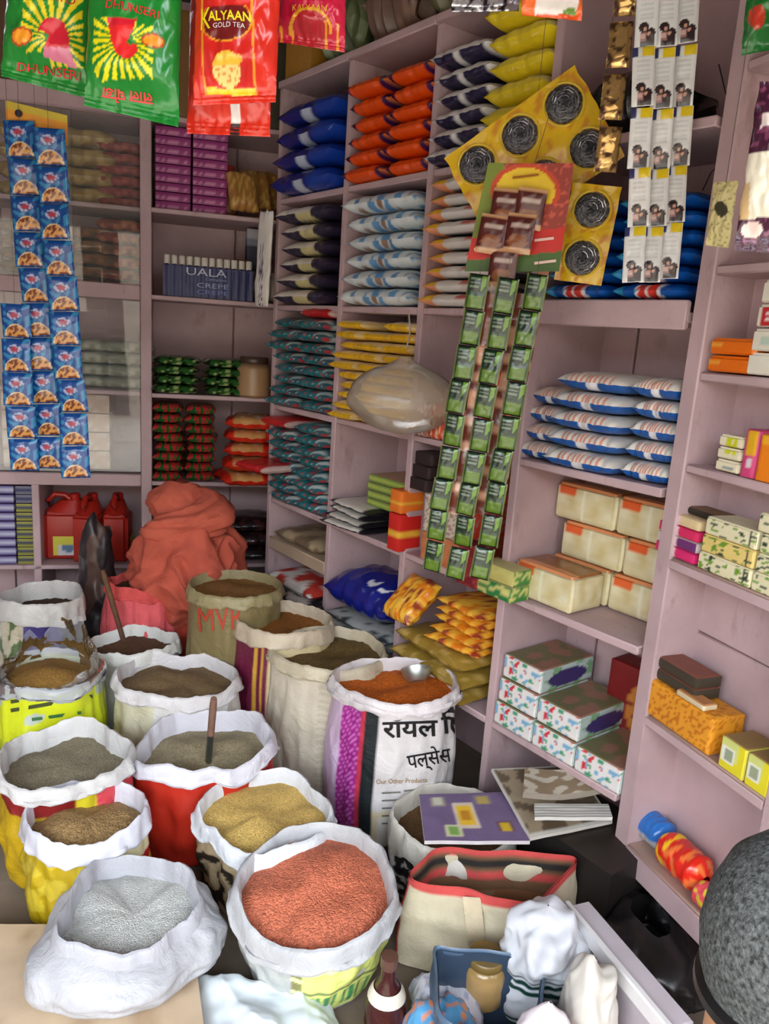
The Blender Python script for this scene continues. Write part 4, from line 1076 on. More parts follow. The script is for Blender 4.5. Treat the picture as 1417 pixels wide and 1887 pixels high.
def ppu(px, py):
    if py < 288 and px > 1400 - (py - 225) * .2 and py < 240 and py > 215: return (226, 214, 210)
    if 285 < py < 405 and px > 1362: return (230, 222, 200) if px > 1378 or py < 340 else (214, 180, 130)
    if ((px - 1385) / 20) ** 2 + ((py - 425) / 14) ** 2 < 1: return (232, 200, 190)
    return (66, 26, 50) if nz(px * .08, py * .08) < .25 else (120, 60, 90)
hangpack('biscuit_packet', 'dark purple and white packet hanging at the right edge', [(1400, 150), (1500, 150), (1490, 470), (1352, 462)], 1.25, -.25, .03, ppu, seed=8., nu=60, nv=80, back=(66, 26, 50))
def pgr(px, py): return (196, 60, 40) if ((px - 1392) / 15) ** 2 + ((py - 38) / 22) ** 2 < 1 else (30, 110, 44)
hangpack('tea_packet', 'green packet with red badge at the top right corner', [(1380, -60), (1480, -60), (1470, 82), (1366, 102)], 1.55, -.3, .025, pgr, seed=9., nu=40, nv=40, back=(30, 100, 44))
def pcr(px, py): return (60, 56, 40) if ((px - 1330) / 12) ** 2 + ((py - 386) / 15) ** 2 < 1 else ((196, 184, 130) if nz(px * .2, py * .2) < .3 else (150, 136, 90))
hangpack('seed_packet', 'small cream packet with dark round print pinned on the post', [(1316, 336), (1360, 333), (1343, 457), (1300, 452)], 1.62, -.6, .008, pcr, mat='paper', seed=10., nu=30, nv=40, back=(190, 180, 140))

# strips of sachets: one thing per strip, each sachet a part
def sachet_mesh(name, w, h, paint, th=.012, nu=14, nv=18, mat='film', seed=0.):
    m = MB()
    for sg in (1, -1):
        def fn(u, v):
            b = (max(0., 1 - abs(2 * u - 1) ** 4) * max(0., 1 - abs(2 * v - 1) ** 5)) ** .7
            return ((u - .5) * w, -sg * (th / 2 * b) + .0015 * nz(u * 4 + seed, v * 5), -h * (1 - v))
        m.grid(fn, nu, nv, (lambda u, v: paint(u, v)) if sg == 1 else paint(.02, .02), flip=sg < 0)
    return mesh_of(name, m, mat)
def strip(label, px0, py0, t, yaw, roll, n, w, h, meshes, group, gap=.001, curl=.02, seed=0, cat='sachet strip', top=None):
    H = Hang(px0, py0, t, yaw)
    o = tag(empty('sachet_strip', H.O, rot=(0, roll, yaw)), label, cat, group)
    for i in range(n):
        y = curl * math.sin(i * 1.1 + seed) * i / n
        s = inst('sachet', meshes[(i + seed) % len(meshes)], (0.003 * math.sin(i * 1.7 + seed), y, -i * (h + gap)), (.10 * math.sin(i * 1.9 + seed), .02 * math.sin(i * 2.3 + seed), .12 * math.sin(i * 1.3 + seed * 2)), parent=o)
    z = (top or 3.24) - H.O.z
    m = MB().tube([(0, .004, -.01), (-math.tan(roll) * z * 0, .004, z)], .0008, (96, 86, 80), 5); build('string', m, 'cloth', o, rot=(0, -roll, 0))
    return o
def sg(u, v):
    if u < .07 or u > .93: return (104, 112, 62)
    if v < .06 or v > .95: return (8, 20, 12)
    if v < .46: return (84, 112, 26) if abs(u - .5) < .36 and v < .4 else (30, 58, 22)
    if .16 < u < .66 and .56 < v < .9: return (104, 122, 98) if int(v * 18) % 2 and u < .6 else (12, 30, 18)
    if .7 < u < .88 and v > .5 + (u - .7): return (96, 132, 36)
    return (16, 42, 20)
GS = [sachet_mesh('sachet', .056, .0915, sg, seed=s * 2., nu=24, nv=32) for s in range(2)]
for k, (x0, y0, c) in enumerate(((884, 505, 'left'), (936, 512, 'middle'), (990, 505, 'right'))):
    strip(f'{c} strip of green sachets hanging in front of the middle shelves', x0, y0, 2.02 - .02 * k, -.32, .085, 9, .056, .0915, GS, 'green sachet strips', seed=k, curl=.012, top=1.93)
# foil edging strips that show between and beside the green strips
for k, (x0, y0, c, n) in enumerate(((1030, 350, 'right border', 24), (905, 540, 'left gap', 17), (959, 540, 'right gap', 17))):
    H = Hang(x0, y0, 2.03, -.32); m = MB()
    m.grid(lambda u, v: ((u - .5) * .028, .004 * math.sin(v * 40) + .012, -v * n * .036), 3, n * 3, lambda u, v: (110, 50, 36) if hsh(int(v * n * 1.5), k) < .7 else (206, 150, 120))
    o = build('foil_strip', m, 'film', None, H.O, rot=(0, .09, -.32)); tag(o, f'brown foil strip at the {c} of the green sachets', 'foil strip')
# printed hanger card with brown sachets
def pcard(px, py):
    q = ((px - 968) / 64) ** 2 + ((py - 352) / 52) ** 2
    if q < 1 and py < 375: return (226, 190, 40) if q < .72 else (196, 70, 40)
    if py < 440 - (px - 860) * .12: return (116, 130, 44) if px < 930 else ((150, 60, 50) if nz(px * .1, py * .1) > -.2 else (196, 90, 70))
    if py < 480 - (px - 860) * .1: return (196, 44, 36)
    return (70, 100, 44)
H = Hang(955, 400, 2.03, -.32)
o = tag(empty('hanger_card', H.O, -.32), 'printed red and green hanger card with yellow arch above the green sachets', 'card')
qd = [(900, 300), (1058, 300), (1030, 500), (856, 500)]
def cs(u, v):
    a = [qd[3][k] + (qd[2][k] - qd[3][k]) * u for k in (0, 1)]; b_ = [qd[0][k] + (qd[1][k] - qd[0][k]) * u for k in (0, 1)]
    return a[0] + (b_[0] - a[0]) * v, a[1] + (b_[1] - a[1]) * v
m = MB(); m.grid(lambda u, v: (H(*cs(u, v))[0], .006 * math.sin(u * 3), H(*cs(u, v))[1]), 50, 60, lambda u, v: pcard(*cs(u, v))); m.grid(lambda u, v: (H(*cs(u, v))[0], .006 * math.sin(u * 3) + .002, H(*cs(u, v))[1]), 6, 6, (180, 170, 150), flip=True)
build('card', m, 'card', o)
m = MB(); 
for s, x, y, w_, h_ in (('——', 985, 446, 36, 5), ('——', 985, 488, 40, 5), ('——', 874, 462, 26, 5), ('————', 945, 330, 48, 4)):
    m.text(s, 0, 0, w_, h_, lambda a, b, x=x, y=y: (H(x + a, y - b - a * .12)[0], -.004, H(x + a, y - b - a * .12)[1]), (226, 190, 180) if s != '————' else (150, 90, 20))
o['kind'] = 'thing'; q_ = build('print_lines', m, 'ink', o); q_['kind'] = 'stuff'
m = MB().tube([(.02, .01, .1), (.03, .2, .34)], .0008, (96, 86, 80), 5); build('string', m, 'cloth', o)
def sbn(u, v):
    if v < .12 or v > .93: return (196, 150, 110)
    if ((u - .5) / .36) ** 2 + ((v - .3) / .2) ** 2 < 1: return (130, 76, 44)
    if .2 < u < .8 and .66 < v < .74: return (170, 150, 140)
    return (78, 28, 24)
BS = [sachet_mesh('sachet', .075, .1, sbn, seed=s * 2. + 1) for s in range(2)]
o = tag(empty('sachet_strip', H.O, rot=(0, .085, -.32)), 'brown sachets in pairs on the printed hanger card', 'sachet strip')
for i, (x, y) in enumerate(((935, 352), (982, 348), (918, 402), (967, 396), (940, 462))):
    p = H(x, y); inst('sachet', BS[i % 2], (p[0] * 1.0 + .0, -.018 - .004 * i, p[1]), (.08 * math.sin(i * 2.), .03 * math.sin(i), .1 * math.sin(i * 1.3)), parent=o)
x, z = H(938, 540)
m = MB(); m.grid(lambda u, v: (x + (u - .5) * .06 + .02 * (1 - v) * 0, -.03 + .004 * math.sin(u * 9), z - .03 + v * .075), 12, 10, lambda u, v: (206, 190, 180) if u < .45 or u > .55 else (232, 224, 214)); build('paper_tab', m, 'paper', o)
# blue strips
def sb(u, v):
    if v < .03: return (20, 40, 90)
    q = ((u - .5) / .4) ** 2 + ((v - .06) / .36) ** 2
    if q < 1 and v > .06:
        return (226, 200, 160) if q > .8 else ((120, 60, 30) if nz(u * 9, v * 9) > 0 else (214, 150, 80))
    k = ((u - .48) / .24) ** 2 + ((v - .68) / .14) ** 2
    if k < 1: return (170, 60, 80) if k < .3 else ((170, 180, 206) if nz(u * 9, v * 9) > -.15 else (60, 70, 130))
    return (18, 70, 140) if nz(u * 5, v * 5) < .2 else (50, 130, 176)
BL = [sachet_mesh('sachet', .102, .118, sb, seed=s * 2., th=.02, nu=28, nv=32) for s in range(2)]
for k, (x0, y0, n, c, t) in enumerate(((34, 222, 10, 'left', 2.62), (88, 236, 10, 'right', 2.6), (26, 560, 5, 'hidden third', 2.72))):
    strip(f'{c} strip of blue snack sachets with bowl print, in front of the glass cabinet', x0, y0, t, .12, -.06 if k < 2 else -.02, n, .102, .118, BL, 'blue snack sachet strips', seed=k, curl=.012, gap=.002)
H = Hang(62, 215, 2.63, .12)
o = tag(empty('hanger_card', H.O, .12), 'yellow hanger card above the blue snack sachets', 'card')
m = MB(); q4 = [(0, 188), (117, 205), (117, 262), (0, 246)]
m.grid(lambda u, v: (H(q4[3][0] + 117 * u, 0)[0], .012, H(60, (246 + 16 * u) * (1 - v) + (188 + 17 * u) * v)[1]), 24, 10, lambda u, v: (226, 150, 50) if v < .75 else (206, 180, 60)); build('card', m, 'card', o)
m = MB().lathe([(.001, 0), (.012, 0), (.012, .004), (.001, .005)], 14, (40, 30, 50)); bd = build('badge', m, 'card', o, loc=(H(33, 208)[0], .008, H(33, 208)[1]), rot=(math.radians(90), 0, 0))
m = MB().tube([(0, .012, .03), (0, .012, 3.24 - H.O.z)], .0008, (96, 86, 80), 5); build('string', m, 'cloth', o)
# white strips with couple print
def sw(u, v):
    if v > .82:
        if u < .26: return (50, 56, 100)
        if .42 < u < .97: return (224, 196, 30)
        return (222, 222, 218)
    if v > .42: return (206, 208, 206) if (int(v * 26) % 2 and .2 < u < .8) else (224, 224, 222)
    f = [((.36, .30), .13), ((.62, .24), .12), ((.42, .12), .18), ((.66, .1), .17), ((.34, .2), .12)]
    if .0 and any(((u - c[0]) * .62) ** 2 + (v - c[1]) ** 2 < (r_ * .62) ** 2 for c, r_ in (((.38, .34), .23), ((.68, .24), .21))):
        if ((u - .42) * .62) ** 2 + (v - .31) ** 2 < .006 or ((u - .58) * .62) ** 2 + (v - .23) ** 2 < .006: return (206, 150, 130)
        return (52, 34, 34)
    d = lambda a, b, r: ((u - a) * .38) ** 2 + (v - b) ** 2 < r * r
    if d(.46, .285, .032) or d(.62, .205, .03): return (206, 156, 134)
    if d(.4, .31, .085) or d(.72, .21, .075) or d(.74, .12, .06): return (48, 32, 32)
    if d(.36, .17, .05): return (206, 170, 160)
    if .24 < u < .9 and v < .24 and v > .015: return (44, 32, 40) if u > .5 or v < .1 else (150, 110, 110)
    return (226, 226, 224)
WS = [sachet_mesh('sachet', .051, .1345, sw, seed=s * 2., th=.01, nu=22, nv=50) for s in range(2)]
for k, (x0, y0, c, r_) in enumerate(((1195, -30, 'left', .0), (1233, -27, 'middle', .0), (1272, -32, 'right', .0))):
    strip(f'{c} strip of white shampoo sachets with dark haired couple print', x0, y0, 1.80 + .01 * k, -.3, (-.08, -.075, -.07)[k], 5, .051, .1345, WS, 'white shampoo sachet strips', seed=k + 3, curl=.012, gap=.0)
def sgold(u, v): return (214, 176, 110) if nz(u * 3, v * 6) < .2 else (110, 80, 60)
GO = [sachet_mesh('sachet', .056, .105, sgold, seed=s * 3., th=.018, mat='foil') for s in range(2)]
strip('strip of plain golden foil sachets left of the white strips', 1160, -62, 1.86, -.2, .0, 4, .056, .118, GO, None, seed=2, gap=.002)
# steel wool scrubbers on yellow cards
def scrub(label, px, py, t, yaw, roll, cols, rows, p):
    H = Hang(px, py, t, yaw)
    o = tag(empty('scrubber_card', H.O, rot=(0, roll, yaw)), label, 'scrubber card', 'cards of steel wool scrubbers')
    w, h = cols * p + .005, rows * p + .005; m = MB()
    for s in (1, -1):
        m.grid(lambda u, v: ((u - .5) * w * (1 + .03 * nz(v * 6, 3.)), s * -.0015 + .008 * nz(u * 4, v * 4), (v - .5) * h), 30, 30, lambda u, v: (222, 180, 30) if nz(u * 5 * cols, v * 5 * rows) < .2 else (206, 140, 40), flip=s < 0)
    build('backing_card', m, 'film', o)
    for i in range(cols):
        for j in range(rows):
            cx_, cz = (i - (cols - 1) / 2) * p, (j - (rows - 1) / 2) * p
            mm = MB(); r_ = p * .36
            mm.grid(lambda u, v: ((r_ * math.sin(PI / 2 * (1 - v)) * (1 + .1 * nz(u * 30, v * 9, i))) * math.cos(2 * PI * u), -(.022 * math.cos(PI / 2 * (1 - v)) * (1 + .3 * nz(u * 40, v * 14, j))), (r_ * math.sin(PI / 2 * (1 - v)) * (1 + .1 * nz(u * 30, v * 9, j + 4.))) * math.sin(2 * PI * u)), 44, 12, lambda u, v: (90, 92, 96) if hsh(int(u * 44), int(v * 12)) < .6 else (150, 150, 154), cu=True, flip=True)
            s_ = build('scrubber', mm, 'wool', o, loc=(cx_, -.004, cz))
            for q in range(4):
                tb = MB(); rr = r_ * (.35 + .16 * q)
                tb.tube([(rr * math.cos(a * .5 + q), -.02 * math.cos(rr / r_ * 1.3) - .005 - .004 * math.sin(a * 3 + q), rr * math.sin(a * .5 + q) * .95) for a in range(13)], .0016, (170, 170, 176), 5); build('wire_curl', tb, 'metal', s_)
            ring = MB(); ring.tube([(r_ * 1.12 * math.cos(a * PI / 12), -.004, r_ * 1.12 * math.sin(a * PI / 12)) for a in range(25)], .004, (226, 190, 60), 6, cap=False); build('blister_rim', ring, 'film', o, loc=(cx_, 0, cz))
    z = 3.24 - H.O.z; ax = h / 2 if abs(roll) < .3 else .1
    m = MB().tube([(0, .003, ax - .01), (math.sin(roll) * -1 * 0, .003, z)], .0008, (96, 86, 80), 5); build('string', m, 'cloth', o, rot=(0, -roll, 0))
    return o
scrub('upper tilted yellow card of round steel wool scrubbers, several in view', 980, 290, 2.16, -.25, math.radians(-35), 3, 2, .137)
scrub('lower upright yellow card of two steel wool scrubbers', 1082, 432, 2.10, -.3, math.radians(5), 1, 2, .125)
# ---------------------------------------------------------------- lettering on the sacks
def proj(P):
    d = Vector(P) - EYE; c = d.dot(CF); return W / 2 + FPX * d.dot(CR) / c, Hh / 2 - FPX * d.dot(CU) / c
def letters_on(o, S, lets, off=.004, name='lettering', start=(0., .7)):
    L0 = Vector(o.location)
    def inv(px, py):
        t, v = start
        for _ in range(25):
            a = proj(L0 + Vector(S(t, v))); e = 1e-3; b = proj(L0 + Vector(S(t + e, v))); c = proj(L0 + Vector(S(t, v + e)))
            j = ((b[0] - a[0]) / e, (c[0] - a[0]) / e, (b[1] - a[1]) / e, (c[1] - a[1]) / e); dt = j[0] * j[3] - j[1] * j[2]
            if abs(dt) < 1e-6: break
            ex, ey = px - a[0], py - a[1]
            t += max(-.15, min(.15, (j[3] * ex - j[1] * ey) / dt)); v += max(-.1, min(.1, (-j[2] * ex + j[0] * ey) / dt))
            t = max(-1.3, min(1.3, t)); v = max(.12, min(.99, v))
        return t, v
    for s, x0, y0, w, h, ang, col in lets:
        ca, sa = math.cos(math.radians(ang)), math.sin(math.radians(ang))
        def fn(a, b):
            t, v = inv(x0 + a * ca + b * sa, y0 + a * sa - b * ca); return S(t, v, off)
        m = MB(); m.text(s, 0, 0, w, h, fn, col); build(name, m, 'ink', o, smooth=None)
BLK = (26, 24, 26)
letters_on(o16, S16, [('रॉयल', 706, 1360, 100, 42, -2, BLK), ('िट', 814, 1352, 42, 44, -6, BLK), ('पल्सेस', 754, 1426, 80, 44, -10, BLK), ('Our Other Products', 694, 1444, 92, 9, -2, (150, 110, 50))])
letters_on(o16, S16, [('——', 704, 1462 + 14 * i, 34, 3, -3, (120, 116, 110)) for i in range(5)] + [('——', 744, 1458 + 14 * i, 36, 3, -6, (120, 116, 110)) for i in range(5)], name='list_print')
letters_on(o13, S13, [('MVR', 368, 1164, 82, 44, -4, (186, 70, 50))])

# ---------------------------------------------------------------- tools in the sacks
def stick(label, p0, p1, r, c0, c1, name='stirring_stick', cat='stick'):
    o = tag(empty(name, p1), label, cat); d = Vector(p0) - Vector(p1)
    m = MB().tube([d * 0, d * .45], [r, r], c1, 10); build('lower_rod', m, 'metal' if c1[2] > 90 else 'wood', o)
    m = MB().tube([d * .449, d * .9, d], [r * 1.05, r * 1.1, r * .9], c0, 10); build('grip', m, 'wood', o); return o
stick('short stick with metal lower end standing in the greyish grain', at_dist(394, 1287, 2.42), at_z(384, 1405, .29), .011, (120, 90, 76), (120, 126, 120))
stick('long brown wooden stick leaning in the dark brown powder', at_dist(189, 1050, 3.2), at_z(232, 1196, .33), .011, (104, 72, 50), (96, 66, 50))
P = at_z(768, 1250, .505)
o = tag(empty('scoop', P, rot=(math.radians(-38), math.radians(12), .5)), 'small round metal scoop bowl half sunk in the orange lentils', 'scoop')
m = MB().lathe([(.001, -.012), (.03, -.01), (.047, .01), (.053, .035), (.055, .036), (.05, .01), (.032, -.013), (.001, -.015)], 28, (190, 200, 196)); build('bowl', m, 'metal', o)
m = MB().tube([(.052, 0, .03), (.09, 0, .045), (.12, 0, .05)], [.006, .007, .006], (150, 150, 146), 8); build('handle', m, 'metal', o)
# clear liner standing up round the jaggery
L8 = SACKS['lime yellow printed sack of brown jaggery with clear plastic liner standing up']
m = MB()
def ln(u, v):
    t = 2 * PI * u; rr = L8[3] * (.9 - .12 * v + .06 * nz(math.cos(t) * 3, math.sin(t) * 3, v * 3) + .1 * v * nz(math.cos(t) * 7, math.sin(t) * 7, 2.))
    return (rr * math.cos(t), rr * math.sin(t), .42 + .13 * v * (1 + .7 * nz(math.cos(t) * 2.5, math.sin(t) * 2.5 + 5)) * (.55 + .45 * math.sin(t)))
m.grid(ln, 90, 14, (230, 234, 238), cu=True); build('plastic_liner', m, 'clear', L8[0], smooth=1.2)
letters_on(o8, S8, [('———', 22, 1296 + 16 * i, 150, 7, -10, (70, 76, 40)) for i in range(2)] + [('——', 60, 1328, 90, 6, -8, (60, 110, 60))], name='print_line', start=(0., .6))
# ---------------------------------------------------------------- bundles at the back
def blob(name, label, cat, P, rx, ry, h, col, mat, seed, prof=lambda v: math.sin(PI * (v * .86 + .08)) ** .6, amp=.12, fine=.05, rz=0., parent=None, nu=64, nv=48, lean=(0, 0)):
    m = MB()
    def fn(u, v):
        t = 2 * PI * u; c, s = math.cos(t), math.sin(t); k = prof(v)
        k0 = k; X, Y, Z = c * k, s * k, v * h / rx
        f = 1 - abs(2 * nz(X * 2.2 + seed, Y * 2.2, Z * 2.2)) ** .8
        k *= 1 + amp * nz(X * 1.3 + seed, Y * 1.3, Z * 1.3) + fine * 1.3 * (f - .6) + fine * .7 * nz(X * 5, Y * 5 + seed, Z * 5)
        return (rx * k * c + lean[0] * v, ry * k * s + lean[1] * v, h * v + h * fine * 1.2 * nz(X * 2.5, Y * 2.5, seed) * v)
    m.grid(fn, nu, nv, col, cu=True)
    o = build(name, m, mat, parent, P, rz, smooth=1.3)
    if not parent: tag(o, label, cat)
    return o
OR = (184, 88, 70)
P = at_z(347, 1010, .70)
o12 = tag(empty('cloth_bundle', (P.x, P.y, 0)), 'large orange woven sack bundle with rolled top, at the back before the corner', 'sack')
blob('body', '', '', (0, 0, 0), .255, .24, .86, lambda u, v: OR if v > .42 else (176, 70, 54), 'cloth', 3.1, prof=lambda v: (.66 + .36 * max(0, min(1, (v - .42) / .2)) ** 1.) * (1 if v < .74 else max(.02, (1 - ((v - .74) / .26) ** 2) ** .5 if v < 1 else .02)), amp=.14, fine=.11, parent=o12, nu=130, nv=110)
m = MB()
def fold(u, v):
    a = -2.6 + 4.6 * v; t = 2 * PI * u; R_ = .1 - .02 * v; rr = (.062 + .022 * math.sin(PI * v)) * (1 + .2 * nz(math.cos(t) * 2, math.sin(t) * 2, v * 5) + .26 * nz(math.cos(t) * 5, math.sin(t) * 5, v * 5)) * min(1, .35 + 5 * v, .35 + 5 * (1 - v))
    return (1.4 * (R_ + rr * math.cos(t)) * math.cos(a) - .04, (R_ + rr * math.cos(t)) * math.sin(a) - .02, .84 + rr * 1.1 * math.sin(t) + .05 * math.sin(a + .8))
m.grid(fold, 60, 90, (188, 92, 72), cu=True); build('rolled_top', m, 'cloth', o12, smooth=1.3)
blob('knot', '', '', (-.05, .03, .8), .15, .12, .2, (188, 92, 72), 'cloth', 8.2, amp=.14, fine=.07, parent=o12)
sack('spice_sack', 'pink cloth sack with dark contents, in front of the orange bundle', 262, 1066, 62, .58, plain((216, 96, 100)), (80, 60, 36), 'grain_fine', rim=(206, 84, 80), cuff=.05, seed=21.5, wob=.14, base=1.05, bulge=.12, peak=0., fill=.04, mat='cloth', rimmat='cloth', nwr=1.8)
P = at_z(172, 1170, .25)
blob('polythene_bag', 'tall dark brown black polythene bundle standing between the back sacks', 'bag', (P.x, P.y + .05, 0), .125, .1, .84, lambda u, v: (44, 36, 38) if nz(u * 6, v * 4) < .2 else (84, 62, 54), 'softfilm', 6.6, prof=lambda v: (.95 - .42 * v) * (1 if v < .85 else max(.03, math.cos((v - .85) / .15 * PI / 2))), amp=.16, fine=.08)
# dark packets low in the corner behind the orange bundle
for i, z in enumerate((.475, .555, .635)):
    m = pouch(.34, .3, .078, lambda X, Y, t, i=i: (40, 30, 32) if nz(X * 4, Y * 4, i) < .15 else (90, 46, 46), seed=i + 2.)
    o = build('packet', m, 'film', None, FL.w(.32, .02, z), FL.a); tag(o, ['bottom', 'middle', 'top'][i] + ' dark maroon packet in the low inner corner', 'packet')

# ---------------------------------------------------------------- front right of the floor
def loft(corners, z0, z1, inset, rad=.06, n=14, col=None, nv=14, sag=0., seed=0., bulge=.0):
    """soft box: corners (x,y) of the rim counterclockwise, wall from z0 to z1; returns fn(u,v)"""
    cen = sum((Vector((c[0], c[1], 0)) for c in corners), Vector()) / 4
    loop = []
    for i in range(4):
        a = Vector((*corners[i], 0)); b = Vector((*corners[(i + 1) % 4], 0)); p = Vector((*corners[i - 1], 0))
        d1 = (p - a).normalized() * rad; d2 = (b - a).normalized() * rad
        for k in range(6):
            t = k / 5; loop.append((a + d1) * (1 - t) ** 2 + a * 2 * t * (1 - t) + (b + d2 * -0 + (a - b) + (b - a).normalized() * rad) * t ** 2)
        nxt_ = b + (a - b).normalized() * rad
        for k in range(1, 10):
            t = k / 10; loop.append((a + d2) * (1 - t) + nxt_ * t)
    N = len(loop)
    def fn(u, v):
        f = (u % 1) * N; i = int(f) % N; p = loop[i] * (1 - (f - int(f))) + loop[(i + 1) % N] * (f - int(f))
        k = 1 - inset * (1 - v) ** 1.5 + bulge * math.sin(PI * v)
        q = cen + (p - cen) * k
        w = .008 * nz(q.x * 9 + seed, q.y * 9, v * 4) * (1 + v)
        return (q.x + w, q.y + w, z0 + (z1 - z0) * v - sag * math.sin(u * 4 * PI) ** 2 * v)
    return fn, cen, N
RED = (206, 84, 80)
def xy(px, py, z): q = at_z(px, py, z); return (q.x, q.y)
zc = .27
cnr = [xy(742, 1618, zc), xy(985, 1672, zc), xy(1072, 1580, zc), xy(800, 1560, zc)]
fn, cen, N = loft(cnr, .004, zc, -.1, rad=.05, seed=2., bulge=.03)
o = tag(empty('cloth_bag', (0, 0, 0)), 'cream cloth shopping bag with red trim and open top', 'bag')
m = MB()
def cb(u, v):
    if v > .93: return RED
    if abs(u - .035) < .012 or abs(u - .285) < .012: return RED
    return (206, 194, 166)
m.grid(fn, 120, 30, cb, cu=True)
build('body', m, 'cloth', o, smooth=1.2)
m = MB(); ctr = cen
def inn(u, v):
    p = Vector(fn(u, 1.)); q = ctr + (Vector((p.x, p.y, 0)) - ctr) * (.985 - .05 * v)
    return (q.x, q.y, p.z + .004 - .15 * v)
m.grid(inn, 120, 12, lambda u, v: (206, 84, 80) if v < .14 or .42 < v < .62 else ((50, 46, 44) if .2 < v < .4 else (120, 90, 66)), cu=True, flip=True); build('striped_lining', m, 'cloth', o, smooth=1.2)
m = MB(); a = Vector(fn(.17, .97)); m.grid(lambda u, v: (a.x + .03 * (u - .5) * 1.6 + .03 * v, a.y - .012 - .025 * math.sin(PI * v), a.z - .16 * v), 4, 12, (206, 190, 160)); build('strap', m, 'cloth', o)
m = MB(); m.grid(lambda u, v: tuple(ctr.xy + (Vector(fn(u, 1.)).xy - ctr.xy) * (.9 * (1 - v))) + (.13 + .05 * nz(u * 9, v * 5),), 40, 8, lambda u, v: (130, 90, 60) if nz(u * 9, v * 9) < .1 else (176, 160, 140), cu=True)
o2 = build('crumpled_paper', m, 'paper', None); tag(o2, 'brown crumpled packing paper inside the cream cloth bag', 'paper')
def sheet(name, label, cat, cs, z, th, col, edge, paint, tilt=0., mat='card', curl=0., n=30):
    """a magazine or sheet lying at height z; cs: its four picture corners tl,tr,br,bl there"""
    P = [at_z(px, py, z + (tilt if k in (0, 1) else 0)) for k, (px, py) in enumerate(cs)]
    c = sum(P, Vector()) / 4
    def fn(u, v):
        a = P[3] + (P[2] - P[3]) * u; b = P[0] + (P[1] - P[0]) * u; q = a + (b - a) * v - c
        return (q.x, q.y, q.z + curl * (u - .5) ** 2 + .002 * nz(u * 3, v * 3))
    m = MB(); m.grid(lambda u, v: Vector(fn(u, v)) + Vector((0, 0, th)), n, n, paint)
    m.grid(fn, 6, 6, edge, flip=True)
    for e in range(4):
        w = [lambda t: (t, 0), lambda t: (1, t), lambda t: (1 - t, 1), lambda t: (0, 1 - t)][e]
        m.grid(lambda u, v: Vector(fn(*w(u))) + Vector((0, 0, th * v)), 6, 1, edge)
    o = build(name, m, mat, None, c); tag(o, label, cat); return o
def pmag(u, v):
    for (a, b, w, h, c1, c2) in ((.47, .52, .13, .27, (222, 180, 50), (206, 190, 170)), (.2, .82, .09, .11, (190, 190, 170), (150, 140, 130)), (.72, .84, .1, .1, (176, 156, 90), (130, 120, 130)), (.3, .2, .08, .12, (120, 160, 80), (200, 200, 160)), (.84, .27, .08, .1, (206, 170, 40), (110, 80, 90))):
        if abs(u - a) < w and abs(v - b) < h:
            if abs(u - a) < w * .72 and abs(v - b) < h * .78: return c1 if not (abs(u - a) < w * .3 and abs(v - b) < h * .4 and a == .47) else (190, 130, 40)
            return c2
    return (112, 94, 128)
sheet('magazine', 'purple magazine with gold square motif lying on the black print sack', 'magazine', [(772, 1470), (925, 1466), (976, 1556), (782, 1556)], .285, .012, None, (206, 200, 200), pmag, tilt=.01)
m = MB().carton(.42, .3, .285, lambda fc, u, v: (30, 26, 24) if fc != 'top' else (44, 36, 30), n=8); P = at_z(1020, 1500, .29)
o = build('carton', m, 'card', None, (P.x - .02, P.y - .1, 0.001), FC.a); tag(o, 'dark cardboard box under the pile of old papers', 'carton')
def pold(u, v):
    if u < .03 or u > .97 or v < .04 or v > .97: return (200, 196, 186)
    return (96, 80, 62) if nz(u * 4, v * 5) < .05 else (150, 134, 110)
sheet('magazine', 'old brown picture sheet with white border on top of the dark box', 'magazine', [(905, 1422), (1060, 1415), (1128, 1518), (976, 1550)], .292, .01, None, (206, 200, 190), pold, tilt=.04)
sheet('newspaper', 'folded white newspaper lying on the old brown sheet', 'paper', [(984, 1487), (1120, 1488), (1128, 1512), (985, 1512)], .335, .012, None, (216, 214, 206), lambda u, v: (206, 204, 196) if int(v * 14) % 3 else (150, 148, 140), tilt=.002, mat='paper')
sheet('newspaper', 'crumpled greyish sheet at the back of the paper pile', 'paper', [(965, 1432), (1085, 1425), (1108, 1470), (962, 1478)], .35, .02, None, (150, 140, 126), lambda u, v: (130, 112, 90) if nz(u * 5, v * 4) < .1 else (176, 166, 150), tilt=.03, mat='paper', curl=.06)
# blue grey tub with packets
P = at_z(905, 1850, .22); zt = .25
cnr = [xy(800, 1890, zt), xy(990, 1960, zt), xy(1010, 1768, zt), xy(792, 1742, zt)]
o = tag(empty('tub', (0, 0, 0)), 'blue grey plastic tub with packets inside, at the bottom edge', 'tub')
fn, cen, N = loft(cnr, .002, zt, .1, rad=.04)
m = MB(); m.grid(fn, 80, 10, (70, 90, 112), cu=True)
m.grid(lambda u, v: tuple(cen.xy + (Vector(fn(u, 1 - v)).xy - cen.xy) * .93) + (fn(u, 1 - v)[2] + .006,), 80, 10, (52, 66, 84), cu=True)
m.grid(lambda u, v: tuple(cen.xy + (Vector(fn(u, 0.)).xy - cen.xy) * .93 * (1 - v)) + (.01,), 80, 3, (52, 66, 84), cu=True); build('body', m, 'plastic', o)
m = MB(); m.grid(lambda u, v: tuple(cen.xy + (Vector(fn(u, 1.)).xy - cen.xy) * (1.0 + .035 * math.cos(2 * PI * v) - .03)) + (zt + .012 * math.sin(2 * PI * v),), 80, 8, (76, 98, 122), cu=True); build('rim', m, 'plastic', o)
P = at_z(895, 1770, .21)
jar('snack_jar', (P.x, P.y, .1), .055, .13, (150, 120, 70), (120, 96, 50), 'short jar with brown patterned lid inside the blue grey tub', mat='film')
